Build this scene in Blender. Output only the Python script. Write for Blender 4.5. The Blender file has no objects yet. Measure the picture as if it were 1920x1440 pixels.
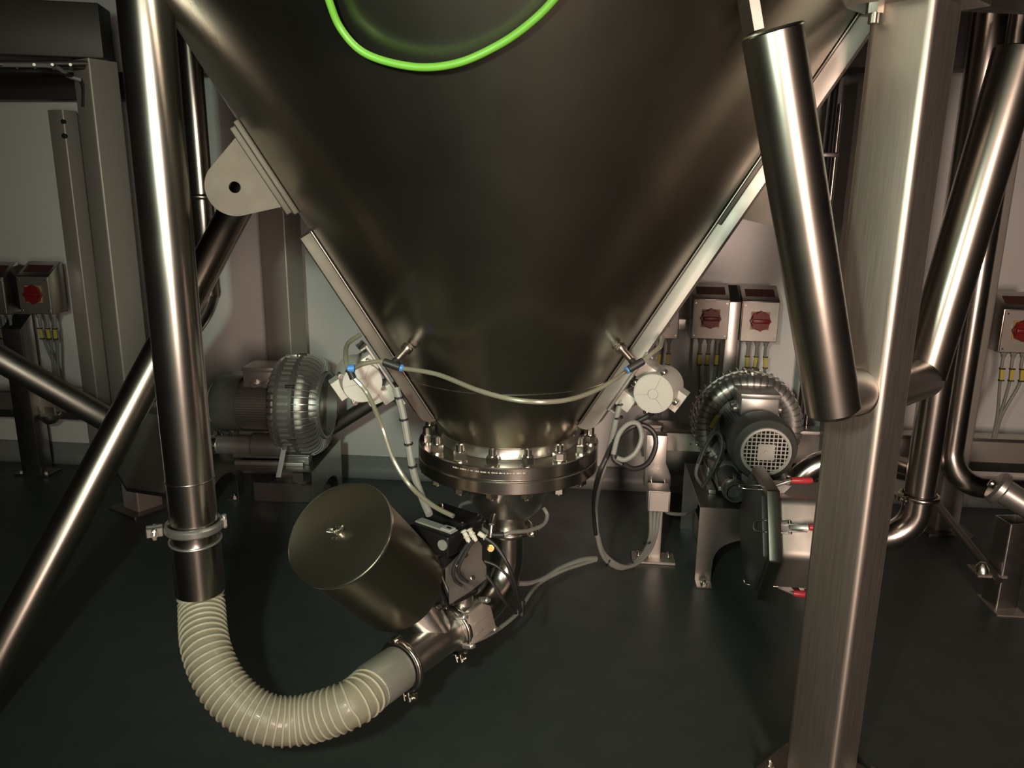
import bpy, bmesh, math, random
from mathutils import Vector, Matrix
from mathutils.geometry import tessellate_polygon
random.seed(7)
V = Vector
SC = bpy.context.scene
COL = SC.collection
# ------------------------------------------------------------------ camera
FPX = 1440.0
YAW, PITCH, ROLL, EYE = math.radians(5.5), math.radians(13.8), math.radians(0.7), V((0, 0, 1.55))
CF = V((-math.sin(YAW) * math.cos(PITCH), math.cos(YAW) * math.cos(PITCH), -math.sin(PITCH)))
_r = V((math.cos(YAW), math.sin(YAW), 0)); _u = _r.cross(CF)
CR = _r * math.cos(ROLL) + _u * math.sin(ROLL)
CU = -_r * math.sin(ROLL) + _u * math.cos(ROLL)
cam = bpy.data.cameras.new('camera'); camo = bpy.data.objects.new('camera', cam); COL.objects.link(camo)
cam.sensor_fit = 'HORIZONTAL'; cam.sensor_width = 36.0; cam.lens = 36.0 * FPX / 1920.0
cam.clip_start = 0.02; cam.clip_end = 60
camo.matrix_world = Matrix(((CR.x, CU.x, -CF.x, EYE.x), (CR.y, CU.y, -CF.y, EYE.y), (CR.z, CU.z, -CF.z, EYE.z), (0, 0, 0, 1)))
SC.camera = camo
# ------------------------------------------------------------------ world, lamps, exposure
w = bpy.data.worlds.new('world'); SC.world = w; w.use_nodes = True
w.node_tree.nodes['Background'].inputs[0].default_value = (0.9, 1.0, 0.85, 1)
w.node_tree.nodes['Background'].inputs[1].default_value = 0.004
def area(name, loc, aim, sx, sy, power, col, spread=180):
    l = bpy.data.lights.new(name, 'AREA'); l.shape = 'RECTANGLE'; l.size = sx; l.size_y = sy
    l.energy = power; l.color = col; l.spread = math.radians(spread)
    o = bpy.data.objects.new(name, l); COL.objects.link(o); o.location = loc
    o.rotation_euler = (V(aim) - V(loc)).to_track_quat('-Z', 'Y').to_euler()
    return o
area('warm_lamp', (1.05, -2.0, 1.45), (0.35, 4.0, 0.95), 0.6, 1.5, 27, (1.0, 0.75, 0.62), 72)
area('cool_lamp', (-0.38, -0.15, 1.80), (-0.70, 4.0, 0.95), 0.10, 0.14, 10.5, (0.84, 1.0, 0.80), 90)
area('overhead_fill', (-0.4, -2.5, 2.86), (-0.4, -2.5, 0.0), 1.2, 0.3, 18, (1.0, 0.88, 0.70))  # unseen fill light, added to brighten the floor mirrored in the hopper
SC.view_settings.view_transform = 'Standard'; SC.view_settings.look = 'None'
SC.view_settings.gamma = 1.0; SC.view_settings.exposure = 0.0
try: SC.view_settings.use_curve_mapping = False
except Exception: pass
# ------------------------------------------------------------------ helpers
def at(px, py, d=None, x=None, y=None, z=None):
    r = CF + CR * ((px - 960) / FPX) - CU * ((py - 720) / FPX)
    if z is not None: t = (z - EYE.z) / r.z
    elif y is not None: t = y / r.y
    elif x is not None: t = x / r.x
    else: t = d
    return EYE + r * t
def unit(v): return V(v).normalized()
def perp(a):
    a = unit(a); h = V((0, 0, 1)) if abs(a.z) < 0.9 else V((1, 0, 0))
    u = a.cross(h).normalized(); return u, a.cross(u).normalized()
def smooth(pts, n=8, closed=False):
    P = [V(p) for p in pts]; out = []; N = len(P)
    rng = range(N if closed else N - 1)
    for i in rng:
        if closed: a, b, c, d = P[i - 1], P[i], P[(i + 1) % N], P[(i + 2) % N]
        else: a, b, c, d = P[max(i - 1, 0)], P[i], P[i + 1], P[min(i + 2, N - 1)]
        for k in range(n):
            t = k / n; t2, t3 = t * t, t * t * t
            out.append(0.5 * ((2 * b) + (c - a) * t + (2 * a - 5 * b + 4 * c - d) * t2 + (3 * b - a - 3 * c + d) * t3))
    if not closed: out.append(P[-1])
    return out
def resample(pts, step):
    out = [pts[0]]; acc = 0.0
    for a, b in zip(pts, pts[1:]):
        L = (b - a).length; pos = step - acc
        while pos <= L:
            out.append(a.lerp(b, pos / L)); pos += step
        acc = (acc + L) % step if L + acc >= step else acc + L
    return out
class MB:
    def __init__(s): s.v = []; s.f = []
    def add(s, vs, fs):
        o = len(s.v); s.v += [V(p) for p in vs]; s.f += [tuple(i + o for i in f) for f in fs]; return s
    def box(s, c, size, X=(1, 0, 0), Y=(0, 1, 0), Z=None):
        X = V(X); Y = V(Y); Z = X.cross(Y) if Z is None else V(Z); c = V(c); a, b, d = [q / 2 for q in size]
        vs = [c + X * (i * a) + Y * (j * b) + Z * (k * d) for i in (-1, 1) for j in (-1, 1) for k in (-1, 1)]
        return s.add(vs, [(0, 1, 3, 2), (4, 6, 7, 5), (0, 4, 5, 1), (2, 3, 7, 6), (0, 2, 6, 4), (1, 5, 7, 3)])
    def lathe(s, prof, o, axis, n=32, ref=None, full=True, a0=0, a1=2 * math.pi):
        """prof: list of (radius, height along axis)"""
        o = V(o); axis = unit(axis)
        if ref is None: u, w_ = perp(axis)
        else: u = (V(ref) - axis * V(ref).dot(axis)).normalized(); w_ = axis.cross(u)
        vs, fs = [], []; m = n if full else n + 1
        for r, h in prof:
            for k in range(m):
                t = a0 + (a1 - a0) * k / n
                vs.append(o + axis * h + (u * math.cos(t) + w_ * math.sin(t)) * max(r, 1e-5))
        for i in range(len(prof) - 1):
            for k in range(n):
                k2 = (k + 1) % m
                fs.append((i * m + k, i * m + k2, (i + 1) * m + k2, (i + 1) * m + k))
        return s.add(vs, fs)
    def cyl(s, p0, p1, r0, r1=None, n=20, bev=0.0):
        p0 = V(p0); p1 = V(p1); L = (p1 - p0).length; r1 = r0 if r1 is None else r1
        if bev: pr = [(0, 0), (r0 - bev, 0), (r0, bev), (r1, L - bev), (r1 - bev, L), (0, L)]
        else: pr = [(0, 0), (r0, 0), (r1, L), (0, L)]
        return s.lathe(pr, p0, p1 - p0, n)
    def tube(s, pts, r, n=10, closed=False, caps=True):
        P = [V(p) for p in pts]; N = len(P); vs, fs = [], []
        tg = []
        for i in range(N):
            if closed: t = P[(i + 1) % N] - P[i - 1]
            else: t = P[min(i + 1, N - 1)] - P[max(i - 1, 0)]
            tg.append(t.normalized() if t.length > 1e-9 else V((0, 0, 1)))
        u, _ = perp(tg[0])
        for i in range(N):
            u = (u - tg[i] * u.dot(tg[i])); u = u.normalized() if u.length > 1e-6 else perp(tg[i])[0]
            w_ = tg[i].cross(u); rr = r(i / (N - 1)) if callable(r) else r
            for k in range(n):
                t = 2 * math.pi * k / n; vs.append(P[i] + (u * math.cos(t) + w_ * math.sin(t)) * rr)
        for i in range(N if closed else N - 1):
            j = (i + 1) % N
            for k in range(n):
                k2 = (k + 1) % n; fs.append((i * n + k, i * n + k2, j * n + k2, j * n + k))
        if caps and not closed:
            fs.append(tuple(range(n - 1, -1, -1))); fs.append(tuple((N - 1) * n + k for k in range(n)))
        return s.add(vs, fs)
    def pipe(s, p0, p1, ro, ri, n=32):   # hollow straight pipe
        L = (V(p1) - V(p0)).length
        return s.lathe([(ri, 0), (ro, 0), (ro, L), (ri, L), (ri, 0)], p0, V(p1) - V(p0), n)
    def prism(s, loops, o, X, Y, th):
        """loops: outer 2-D loop then holes; extruded by th along X x Y"""
        o = V(o); X = V(X); Y = V(Y); N = X.cross(Y).normalized()
        L3 = [[V((p[0], p[1], 0)) for p in l] for l in loops]
        tri = tessellate_polygon(L3); flat = [p for l in L3 for p in l]; n = len(flat)
        vs = [o + X * p.x + Y * p.y for p in flat]; vs += [p + N * th for p in vs]
        fs = []
        for t in tri: fs.append(tuple(t)); fs.append(tuple(i + n for i in reversed(t)))
        b = 0
        for l in L3:
            m = len(l)
            for i in range(m): j = (i + 1) % m; fs.append((b + i, b + j, b + j + n, b + i + n))
            b += m
        return s.add(vs, fs)
    def build(s, name, mat, parent=None, bev=0.0, seg=2, ang=35, merge=True):
        me = bpy.data.meshes.new(name); me.from_pydata([tuple(p) for p in s.v], [], s.f)
        bm = bmesh.new(); bm.from_mesh(me)
        if merge: bmesh.ops.remove_doubles(bm, verts=bm.verts, dist=2e-5)
        bmesh.ops.dissolve_degenerate(bm, edges=bm.edges, dist=1e-6)
        bmesh.ops.recalc_face_normals(bm, faces=bm.faces)
        if bev:
            es = [e for e in bm.edges if len(e.link_faces) == 2 and e.calc_face_angle(0) > math.radians(40)]
            bmesh.ops.bevel(bm, geom=es, offset=bev, segments=seg, affect='EDGES', profile=0.5, clamp_overlap=True)
        bm.to_mesh(me); bm.free()
        for p in me.polygons: p.use_smooth = True
        me.set_sharp_from_angle(angle=math.radians(ang))
        me.materials.append(mat)
        o = bpy.data.objects.new(name, me); COL.objects.link(o)
        if parent is not None:
            o.parent = parent
            o.matrix_parent_inverse = PW[parent].inverted()
        PW[o] = Matrix.Identity(4)
        return o
PW = {}
def tag(o, label, cat=None, group=None, kind=None):
    if label: o['label'] = label
    if cat: o['category'] = cat
    if group: o['group'] = group
    if kind: o['kind'] = kind
    return o
def thing(name, label, cat, loc, group=None):
    o = bpy.data.objects.new(name, None); COL.objects.link(o); o.location = loc; o.empty_display_size = 0.05
    PW[o] = Matrix.Translation(V(loc)); return tag(o, label, cat, group)
def place(o, M):
    """move a thing (and the children that follow it) by a rigid matrix"""
    o.matrix_world = M @ PW[o]; PW[o] = o.matrix_world.copy()
def dup(root, M, label, group=None, skip=()):
    """copy a thing with its parts and sub-parts, then place it by M (relative to the source)"""
    r = root.copy(); COL.objects.link(r); r.matrix_world = M @ PW[root]; PW[r] = r.matrix_world.copy(); r['label'] = label
    if group: r['group'] = group
    for ch in list(root.children):
        if ch.name.split('.')[0] in skip: continue
        c = ch.copy(); COL.objects.link(c); c.parent = r; c.matrix_parent_inverse = ch.matrix_parent_inverse.copy()
        for g in list(ch.children):
            d = g.copy(); COL.objects.link(d); d.parent = c
    return r
# ------------------------------------------------------------------ materials
def mat(name, col, rough=0.5, metal=0.0, var=0.0, scale=20.0, stretch=(1, 1, 1), bump=0.0, bscale=None, rvar=0.0, spec=0.5, coat=0.0, alpha=None, trans=0.0, col2=None, dirt=0.0):
    m = bpy.data.materials.new(name); m.use_nodes = True; nt = m.node_tree; nd = nt.nodes; lk = nt.links
    b = nd['Principled BSDF']; b.inputs['Base Color'].default_value = (*col, 1)
    b.inputs['Roughness'].default_value = rough; b.inputs['Metallic'].default_value = metal
    b.inputs['Specular IOR Level'].default_value = spec
    if coat: b.inputs['Coat Weight'].default_value = coat
    if trans: b.inputs['Transmission Weight'].default_value = trans
    tc = nd.new('ShaderNodeTexCoord'); mp = nd.new('ShaderNodeMapping'); lk.new(tc.outputs['Object'], mp.inputs['Vector'])
    mp.inputs['Scale'].default_value = stretch
    nz = nd.new('ShaderNodeTexNoise'); nz.inputs['Scale'].default_value = scale; nz.inputs['Detail'].default_value = 6
    lk.new(mp.outputs['Vector'], nz.inputs['Vector'])
    c2 = col2 if col2 else tuple(max(0, c * (1 - var)) for c in col)
    if var or col2:
        mx = nd.new('ShaderNodeMix'); mx.data_type = 'RGBA'
        mx.inputs[6].default_value = (*col, 1); mx.inputs[7].default_value = (*c2, 1)
        lk.new(nz.outputs['Fac'], mx.inputs[0]); src = mx.outputs[2]
        if dirt:
            n3 = nd.new('ShaderNodeTexNoise'); n3.inputs['Scale'].default_value = 1.6; n3.inputs['Detail'].default_value = 9
            lk.new(tc.outputs['Object'], n3.inputs['Vector'])
            rp = nd.new('ShaderNodeMapRange'); rp.inputs[1].default_value = 0.45; rp.inputs[2].default_value = 0.7
            rp.inputs[3].default_value = 0; rp.inputs[4].default_value = dirt; lk.new(n3.outputs['Fac'], rp.inputs[0])
            m2 = nd.new('ShaderNodeMix'); m2.data_type = 'RGBA'; lk.new(rp.outputs[0], m2.inputs[0]); lk.new(src, m2.inputs[6])
            m2.inputs[7].default_value = (*[c * 0.5 for c in col], 1); src = m2.outputs[2]
        lk.new(src, b.inputs['Base Color'])
    if rvar:
        mr = nd.new('ShaderNodeMapRange'); mr.inputs[3].default_value = max(0.02, rough - rvar); mr.inputs[4].default_value = rough + rvar
        lk.new(nz.outputs['Fac'], mr.inputs[0]); lk.new(mr.outputs[0], b.inputs['Roughness'])
    if bump:
        n2 = nd.new('ShaderNodeTexNoise'); n2.inputs['Scale'].default_value = bscale or scale; n2.inputs['Detail'].default_value = 4
        lk.new(mp.outputs['Vector'], n2.inputs['Vector'])
        bp = nd.new('ShaderNodeBump'); bp.inputs['Strength'].default_value = bump; bp.inputs['Distance'].default_value = 0.004
        lk.new(n2.outputs['Fac'], bp.inputs['Height']); lk.new(bp.outputs['Normal'], b.inputs['Normal'])
    return m
M = dict(
    floor=mat('epoxy_floor', (0.057, 0.075, 0.067), 0.42, 0, var=0.35, scale=9, bump=0.12, bscale=160, rvar=0.10),
    wall=mat('white_wall_cladding', (0.72, 0.72, 0.70), 0.17, 0, var=0.06, scale=3, rvar=0.05),
    cove=mat('grey_cove', (0.27, 0.28, 0.27), 0.45, 0, var=0.3, scale=14),
    room=mat('painted_room_wall', (0.30, 0.30, 0.29), 0.6, 0, var=0.1, scale=4),
    deck=mat('dark_ceiling', (0.05, 0.05, 0.048), 0.6, 0, var=0.2, scale=6),
    hopper=mat('hopper_steel', (0.38, 0.35, 0.295), 0.30, 1, var=0.15, scale=4, rvar=0.06, bump=0.015, bscale=5),
    post=mat('brushed_steel', (0.60, 0.55, 0.49), 0.46, 1, var=0.14, scale=30, stretch=(6, 6, 0.25), rvar=0.08, bump=0.02, bscale=60),
    steel=mat('satin_steel', (0.58, 0.55, 0.51), 0.33, 1, var=0.12, scale=25, rvar=0.06),
    pipe=mat('polished_steel_pipe', (0.58, 0.54, 0.49), 0.25, 1, var=0.10, scale=6, rvar=0.05, bump=0.012, bscale=7),
    tube=mat('brace_tube_steel', (0.44, 0.405, 0.355), 0.29, 1, var=0.12, scale=8, rvar=0.05),
    plate=mat('matt_steel_plate', (0.54, 0.50, 0.455), 0.55, 1, var=0.15, scale=18, rvar=0.06),
    frame=mat('grained_frame_steel', (0.40, 0.37, 0.33), 0.46, 0.35, var=0.14, scale=30, stretch=(6, 6, 0.25), rvar=0.06),
    beam=mat('dark_beam', (0.055, 0.053, 0.045), 0.5, 0.4, var=0.2, scale=10),
    lug=mat('lug_steel', (0.155, 0.130, 0.108), 0.62, 0.7, var=0.15, scale=18, rvar=0.05),
    dull=mat('dull_steel', (0.36, 0.34, 0.31), 0.42, 1, var=0.2, scale=12, rvar=0.08),
    can=mat('canister_steel', (0.36, 0.33, 0.26), 0.34, 1, var=0.1, scale=6, rvar=0.04),
    bolt=mat('bolt_steel', (0.66, 0.64, 0.58), 0.24, 1, var=0.1, scale=30),
    cast=mat('cast_aluminium', (0.34, 0.345, 0.32), 0.38, 0.75, var=0.2, scale=40, bump=0.05, bscale=220),
    castl=mat('bright_cast_aluminium', (0.55, 0.53, 0.50), 0.36, 0.8, var=0.12, scale=30),
    cowl=mat('grey_painted_cowl', (0.115, 0.118, 0.108), 0.42, 0.25, var=0.2, scale=30),
    vib=mat('grey_cast_housing', (0.56, 0.54, 0.49), 0.45, 0.15, var=0.12, scale=30),
    black=mat('black_plastic', (0.012, 0.012, 0.012), 0.32, 0, var=0.2, scale=30),
    rubber=mat('black_rubber', (0.018, 0.018, 0.018), 0.5, 0, var=0.2, scale=30),
    dark=mat('opening_shade', (0.01, 0.01, 0.01), 0.8, 0, var=0.1, scale=30),
    grey=mat('grey_cable', (0.25, 0.25, 0.225), 0.45, 0, var=0.12, scale=50),
    lgrey=mat('pale_grey_label', (0.30, 0.31, 0.28), 0.45, 0, var=0.1, scale=40),
    clear=mat('clear_olive_tube', (0.21, 0.20, 0.145), 0.22, 0, var=0.1, scale=40, coat=0.3),
    blue=mat('blue_collet', (0.06, 0.24, 0.62), 0.4, 0, var=0.1, scale=60),
    red=mat('red_switch', (0.21, 0.012, 0.014), 0.38, 0, var=0.12, scale=60),
    redgrip=mat('red_grip', (0.55, 0.045, 0.055), 0.35, 0, var=0.1, scale=60),
    yellow=mat('yellow_plate', (0.48, 0.29, 0.09), 0.5, 0, var=0.1, scale=60),
    tagm=mat('yellow_marker', (0.60, 0.50, 0.08), 0.5, 0, var=0.1, scale=60),
    redlab=mat('dark_red_label', (0.075, 0.018, 0.016), 0.45, 0, var=0.25, scale=90),
    green=mat('green_cable', (0.16, 0.43, 0.04), 0.42, 0, var=0.15, scale=40),
    hose=mat('beige_hose_wall', (0.40, 0.37, 0.27), 0.40, 0, var=0.25, scale=30, coat=0.2),
    coil=mat('cream_spiral', (0.62, 0.58, 0.44), 0.38, 0, var=0.15, scale=40),
    cuff=mat('grey_hose_cuff', (0.36, 0.36, 0.31), 0.42, 0.3, var=0.25, scale=20),
    white=mat('white_push_fitting', (0.70, 0.68, 0.58), 0.4, 0, var=0.1, scale=60),
    brass=mat('brass_plug', (0.55, 0.42, 0.16), 0.3, 1, var=0.1, scale=60),
    glass=mat('clear_cover', (0.50, 0.42, 0.36), 0.22, 0.35, var=0.2, scale=20, coat=0.4),
    mark=mat('etched_mark', (0.75, 0.72, 0.64), 0.6, 0.2, var=0.1, scale=90),
)
# ------------------------------------------------------------------ setting
WY = 4.02
def struct(o): o['kind'] = 'structure'; return o
m = MB(); m.box((0, 0, -0.05), (11, 9.0, 0.1)); struct(m.build('floor', M['floor']))
m = MB(); m.box((0, WY + 0.06, 1.45), (11, 0.12, 2.9)); struct(m.build('wall_back', M['wall']))
m = MB(); m.box((-5.4, 0, 1.45), (0.12, 8.1, 2.9)); struct(m.build('wall_left', M['room']))
m = MB(); m.box((5.4, 0, 1.45), (0.12, 8.1, 2.9)); struct(m.build('wall_right', M['room']))
m = MB(); m.box((0, -4.4, 1.45), (11, 0.12, 2.9)); struct(m.build('wall_front', M['room']))
m = MB(); m.box((0, 0, 2.95), (11, 9.0, 0.1)); struct(m.build('ceiling', M['deck']))
m = MB(); r_ = 0.055; cove = [(0, 0), (r_ + 0.012, 0)]
cove += [(0.012 + r_ - r_ * math.sin(a), r_ - r_ * math.cos(a)) for a in [i * math.pi / 16 for i in range(1, 9)]] + [(0.012, 0.105), (0, 0.112)]
m.prism([cove], (-5.3, WY, 0), (0, -1, 0), (0, 0, 1), -10.6)
struct(m.build('baseboard_back', M['cove']))
# ------------------------------------------------------------------ hopper
HX, HY = -0.231, 2.3025
AX = V((HX, HY, 0)); CZ0, CR0, CK = 0.84, 0.21, 0.60
def crad(z): return CR0 + CK * (z - CZ0)
def rdir(phi): return V((math.cos(phi), math.sin(phi), 0))
GEN_D = math.sqrt(1 + CK * CK)
def gen(phi): return (rdir(phi) * CK + V((0, 0, 1))) / GEN_D          # up along the cone wall
def nrm(phi): return (rdir(phi) - V((0, 0, CK))) / GEN_D               # out of the cone wall
def cpt(phi, z, off=0.0): return AX + rdir(phi) * crad(z) + V((0, 0, z)) + nrm(phi) * off
def conehit(px, py):
    r = (CF + CR * ((px - 960) / FPX) - CU * ((py - 720) / FPX)); o = EYE - AX
    k0 = CR0 - CK * CZ0
    # x^2+y^2=(k0+CK z)^2
    a = r.x ** 2 + r.y ** 2 - (CK * r.z) ** 2
    b = 2 * (o.x * r.x + o.y * r.y - CK * r.z * (k0 + CK * o.z)); c = o.x ** 2 + o.y ** 2 - (k0 + CK * o.z) ** 2
    D = b * b - 4 * a * c
    t = (-b - math.sqrt(max(D, 0))) / (2 * a); p = EYE + r * t; q = p - AX
    return p, math.atan2(q.y, q.x), p.z
def ngon(n, r, a0=0): return [(r * math.cos(a0 + 2 * math.pi * i / n), r * math.sin(a0 + 2 * math.pi * i / n)) for i in range(n)]

hop = thing('steel_hopper', 'large dark conical stainless steel hopper with a bolted flange at its foot', 'hopper', AX + V((0, 0, 0.77)))
m = MB(); zt = 2.62
m.lathe([(CR0 - 0.004, CZ0), (CR0, CZ0), (crad(zt), zt), (crad(zt), 2.88), (crad(zt) - 0.008, 2.88), (crad(zt) - 0.008, zt), (CR0 - 0.008, CZ0)], AX, (0, 0, 1), 160)
m.build('cone', M['hopper'], hop, ang=25)
m = MB(); m.lathe([(0.196, 0.80), (0.213, 0.808), (0.207, 0.818), (0.2065, CZ0 - 0.004), (0.2105, CZ0), (0.209, CZ0 + 0.006), (0.20, CZ0 + 0.006)], AX, (0, 0, 1), 96)
m.build('neck', M['steel'], hop)
m = MB()                                          # shallow weld bead round the cone
for z in (1.03,):
    m.tube([cpt(2 * math.pi * i / 96, z, 0.0) for i in range(96)], 0.0022, 6, closed=True)
m.build('weld_seam', M['hopper'], hop)
def flange(z0, z1, ro, ri, name, par, holes=True):
    m = MB(); c = 0.003
    m.lathe([(ri, z0), (ro - c, z0), (ro, z0 + c), (ro, z1 - c), (ro - c, z1), (ri, z1), (ri, z0)], AX, (0, 0, 1), 128)
    return m.build(name, M['pipe'], par)
fl = flange(0.768, 0.807, 0.2825, 0.197, 'flange', hop)
mk = MB()                                         # stamped text line on the flange rim, too small to read
rnd = random.Random(3); phi0 = math.radians(-118); t = 0.0
for word in (6, 6, 1, 3, 4, 5, 2, 5, 5, 4, 2, 4, 2):
    for k in range(word):
        ph = phi0 + t; q = AX + rdir(ph) * 0.28275 + V((0, 0, 0.7925)); tx = V((-math.sin(ph), math.cos(ph), 0))
        h = rnd.choice((0.0042, 0.0042, 0.003)); mk.box(q, (rnd.choice((0.0009, 0.002, 0.0024)), h, 0.0004), tx, (0, 0, 1)); t += 0.0125
    t += 0.013
mk.build('stamped_marking', M['mark'], fl)
zf = 0.807
stud = MB(); nut = MB()
def hexnut(mb, c, axis, r, h, bev=0.003, ref=None):
    u, w_ = perp(axis); axis = unit(axis)
    pts0 = ngon(6, r)
    mb.prism([pts0], V(c), u, w_, h * (1 if u.cross(w_).dot(axis) > 0 else -1))
bolts = []
for i in range(16):
    ph = math.radians(-90 + 5.5 + 1.5) + 2 * math.pi * (i + 0.5) / 16; c = AX + rdir(ph) * 0.2575
    if i == 0:
        s0 = MB(); s0.cyl(c + V((0, 0, 0.70)), c + V((0, 0, zf + 0.052)), 0.0118, n=14, bev=0.003)
        s0.cyl(c + V((0, 0, 0.7255)), c + V((0, 0, 0.709)), 0.019, n=6)
        n0 = MB(); n0.cyl(c + V((0, 0, zf)), c + V((0, 0, zf + 0.004)), 0.0215, n=18)
        n0.lathe([(0.012, 0.004), (0.0165, 0.004), (0.0195, 0.007), (0.0195, 0.024), (0.0165, 0.0275), (0.012, 0.0275)], c + V((0, 0, zf)), (0, 0, 1), 6)
        b0 = s0.build('flange_bolt', M['bolt'], hop); k0 = n0.build('nut', M['bolt'], b0); c0 = c
    else:
        b = b0.copy(); COL.objects.link(b)
        R = Matrix.Translation(c) @ Matrix.Rotation(rnd.uniform(-0.5, 0.5), 4, 'Z') @ Matrix.Translation(-c0)
        b.matrix_basis = R; k = k0.copy(); COL.objects.link(k); k.parent = b
# lugs, doublers and stiffening ribs
def side_fit(name, pts):
    ph = sum(conehit(*p)[1] for p in pts) / len(pts); return ph
PHL = side_fit('l', [(486, 280), (545, 375), (640, 525)])
PHR = side_fit('r', [(1392, 345), (1290, 500), (1160, 690)])
def lug(ph, zc, twist, label):
    g = gen(ph); n = nrm(ph); t = n.cross(g).normalized(); c = cpt(ph, zc, 0.0)
    m = MB(); m.box(c + n * 0.008, (0.265, 0.085, 0.016), g, t, n); m.box(c + n * 0.020, (0.25, 0.034, 0.022), g, t, n)
    d = m.build('doubler_pad', M['lug'], hop, bev=0.004)
    tf = t if t.dot(EYE - c) > 0 else -t; nb_ = n; n = (n * math.cos(twist) - tf * math.sin(twist)).normalized(); t = n.cross(g).normalized()
    R = 0.073; H = 0.072; out = []
    hw = 0.100
    out += [(-hw, 0.0), (hw, 0.0)]
    a0 = math.radians(8)
    for i in range(25):
        a = math.radians(22) + (math.pi - math.radians(44)) * i / 24
        out.append((R * math.cos(a), H + R * math.sin(a)))
    hole = [(0.0145 * math.cos(a), H + 0.0145 * math.sin(a)) for a in [2 * math.pi * i / 20 for i in range(20)]]
    o = MB(); o.prism([out, hole[::-1]], c + n * 0.030 - t * 0.008, g, n, -0.016)
    q = o.build('lifting_lug', M['lug'], hop, bev=0.0015, seg=1); q['label'] = label
lug(PHL, conehit(508, 312)[2], 0.0, 'pinkish steel lifting lug with a round hole')
lug(PHR, conehit(1385, 330)[2], 0.26, 'steel lifting lug half hidden by the tube')
def rib(ph, z0, z1, wd=0.062, h=0.046, mt='plate'):
    g = gen(ph); n = nrm(ph); t = n.cross(g).normalized(); a = cpt(ph, z0); L = (z1 - z0) * GEN_D
    poly = [(0.0, 0.0)] + [(0.045 * (1 - math.cos(x)), h * math.sin(x)) for x in [math.pi / 2 * i / 8 for i in range(1, 9)]] + [(L, h), (L, 0)]
    m = MB(); m.prism([poly], a - t * wd / 2, g, n, wd * (1 if g.cross(n).dot(t) > 0 else -1))
    m.build('stiffening_rib', M[mt], hop, bev=0.006, seg=2)
    m = MB(); m.box(a + g * (L / 2 + 0.01) + n * 0.003, (L - 0.01, wd + 0.03, 0.006), g, t, n); m.build('rib_base_strip', M['dull'], hop, bev=0.002, seg=1)
rib(PHL, 0.895, 1.45, 0.062, 0.036, 'lug'); rib(PHR, 0.885, 2.25)  # left rib gets darker steel than the right, shade put into its colour
# ------------------------------------------------------------------ vibrators on the ribs
def radial_hit(ph, px, py):
    r = CF + CR * ((px - 960) / FPX) - CU * ((py - 720) / FPX); t = V((-math.sin(ph), math.cos(ph), 0))
    return EYE + r * ((AX - EYE).dot(t) / r.dot(t))
def vibrator(ph, cen, label):
    g = gen(ph); n = nrm(ph); t = n.cross(g).normalized()
    cc = radial_hit(ph, *cen); q0 = cpt(ph, 1.0, 0.046); b0_ = cc - n * (cc - q0).dot(n); zc = b0_.z; L = 0.075; r = 0.057
    cc = cc - (V((math.sin(ph), -math.cos(ph), 0)) * 0)
    if t.dot(EYE - cpt(ph, zc)) < 0: t = -t                          # towards the viewer's side
    b = cpt(ph, zc, 0.046); c = cc + t * 0.0
    v = thing('vibrator_motor', label, 'vibrator', b, 'vibrators on the hopper ribs')
    m = MB(); m.box(b + n * 0.004, (0.21, 0.085, 0.008), g, t, n)
    for s in (-1, 1): m.box(b + n * 0.014 + g * (0.10 * s), (0.006, 0.08, 0.022), g, t, n)
    m.build('mounting_plate', M['plate'], v, bev=0.0015, seg=1)
    m = MB()
    for s in (-1, 1):
        m.box(b + n * 0.030 + g * (0.052 * s), (0.05, 0.078, 0.046), g, t, n)
        m.prism([[(-0.022, 0), (0.022, 0), (0.012, 0.05), (-0.012, 0.05)]], b + n * 0.04 + g * (0.046 * s) - t * 0.02, g, n, 0.05)
    m.build('foot_bracket', M['vib'], v, bev=0.004)
    m = MB(); m.lathe([(0, -L), (r * 0.8, -L), (r, -L + 0.016), (r, L - 0.012), (r * 0.97, L - 0.004), (r * 0.9, L - 0.004), (0, L - 0.004)], c, t, 44)
    m.box(c + n * (r + 0.004) - t * 0.02, (0.06, 0.05, 0.03), g, t, n)
    body = m.build('motor_body', M['vib'], v, bev=0.0)
    u, w_ = perp(t)
    up = (V((0, 0, 1)) - t * t.z).normalized(); sd = t.cross(up)
    for k in range(3):
        a0 = math.radians(112 + 120 * k + 1.6); a1 = math.radians(112 + 120 * k + 118.4); pts = []
        pts += [(0.0525 * math.cos(a0 + (a1 - a0) * i / 14), 0.0525 * math.sin(a0 + (a1 - a0) * i / 14)) for i in range(15)]
        pts += [(0.0155 * math.cos(a1 + (a0 - a1) * i / 8), 0.0155 * math.sin(a1 + (a0 - a1) * i / 8)) for i in range(9)]
        s = MB(); s.prism([pts], c + t * (L - 0.0045), sd, up, 0.0035 * (1 if sd.cross(up).dot(t) > 0 else -1)); s.build('cap_segment', M['vib'], v)
    s = MB(); s.cyl(c + t * (L - 0.0045), c + t * (L - 0.0005), 0.0138, n=28, bev=0.001); s.build('cap_hub', M['vib'], v)
    for k in range(4):
        a = math.radians(20 + 90 * k); q = c + (sd * math.cos(a) + up * math.sin(a)) * (r + 0.005) + t * (L - 0.03)
        s = MB(); s.cyl(q - t * 0.012, q + t * 0.016, 0.0075, n=12); s.cyl(q + t * 0.016, q + t * 0.021, 0.0055, n=6); s.build('cap_screw', M['bolt'], v)
    return v, c, t, g, n, up, sd
VL = vibrator(PHL, (672, 708), 'pale grey round vibrator motor on the left side of the hopper')
VR = vibrator(PHR, (1236, 728), 'pale grey round vibrator motor on the right side, below the switch boxes')
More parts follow.
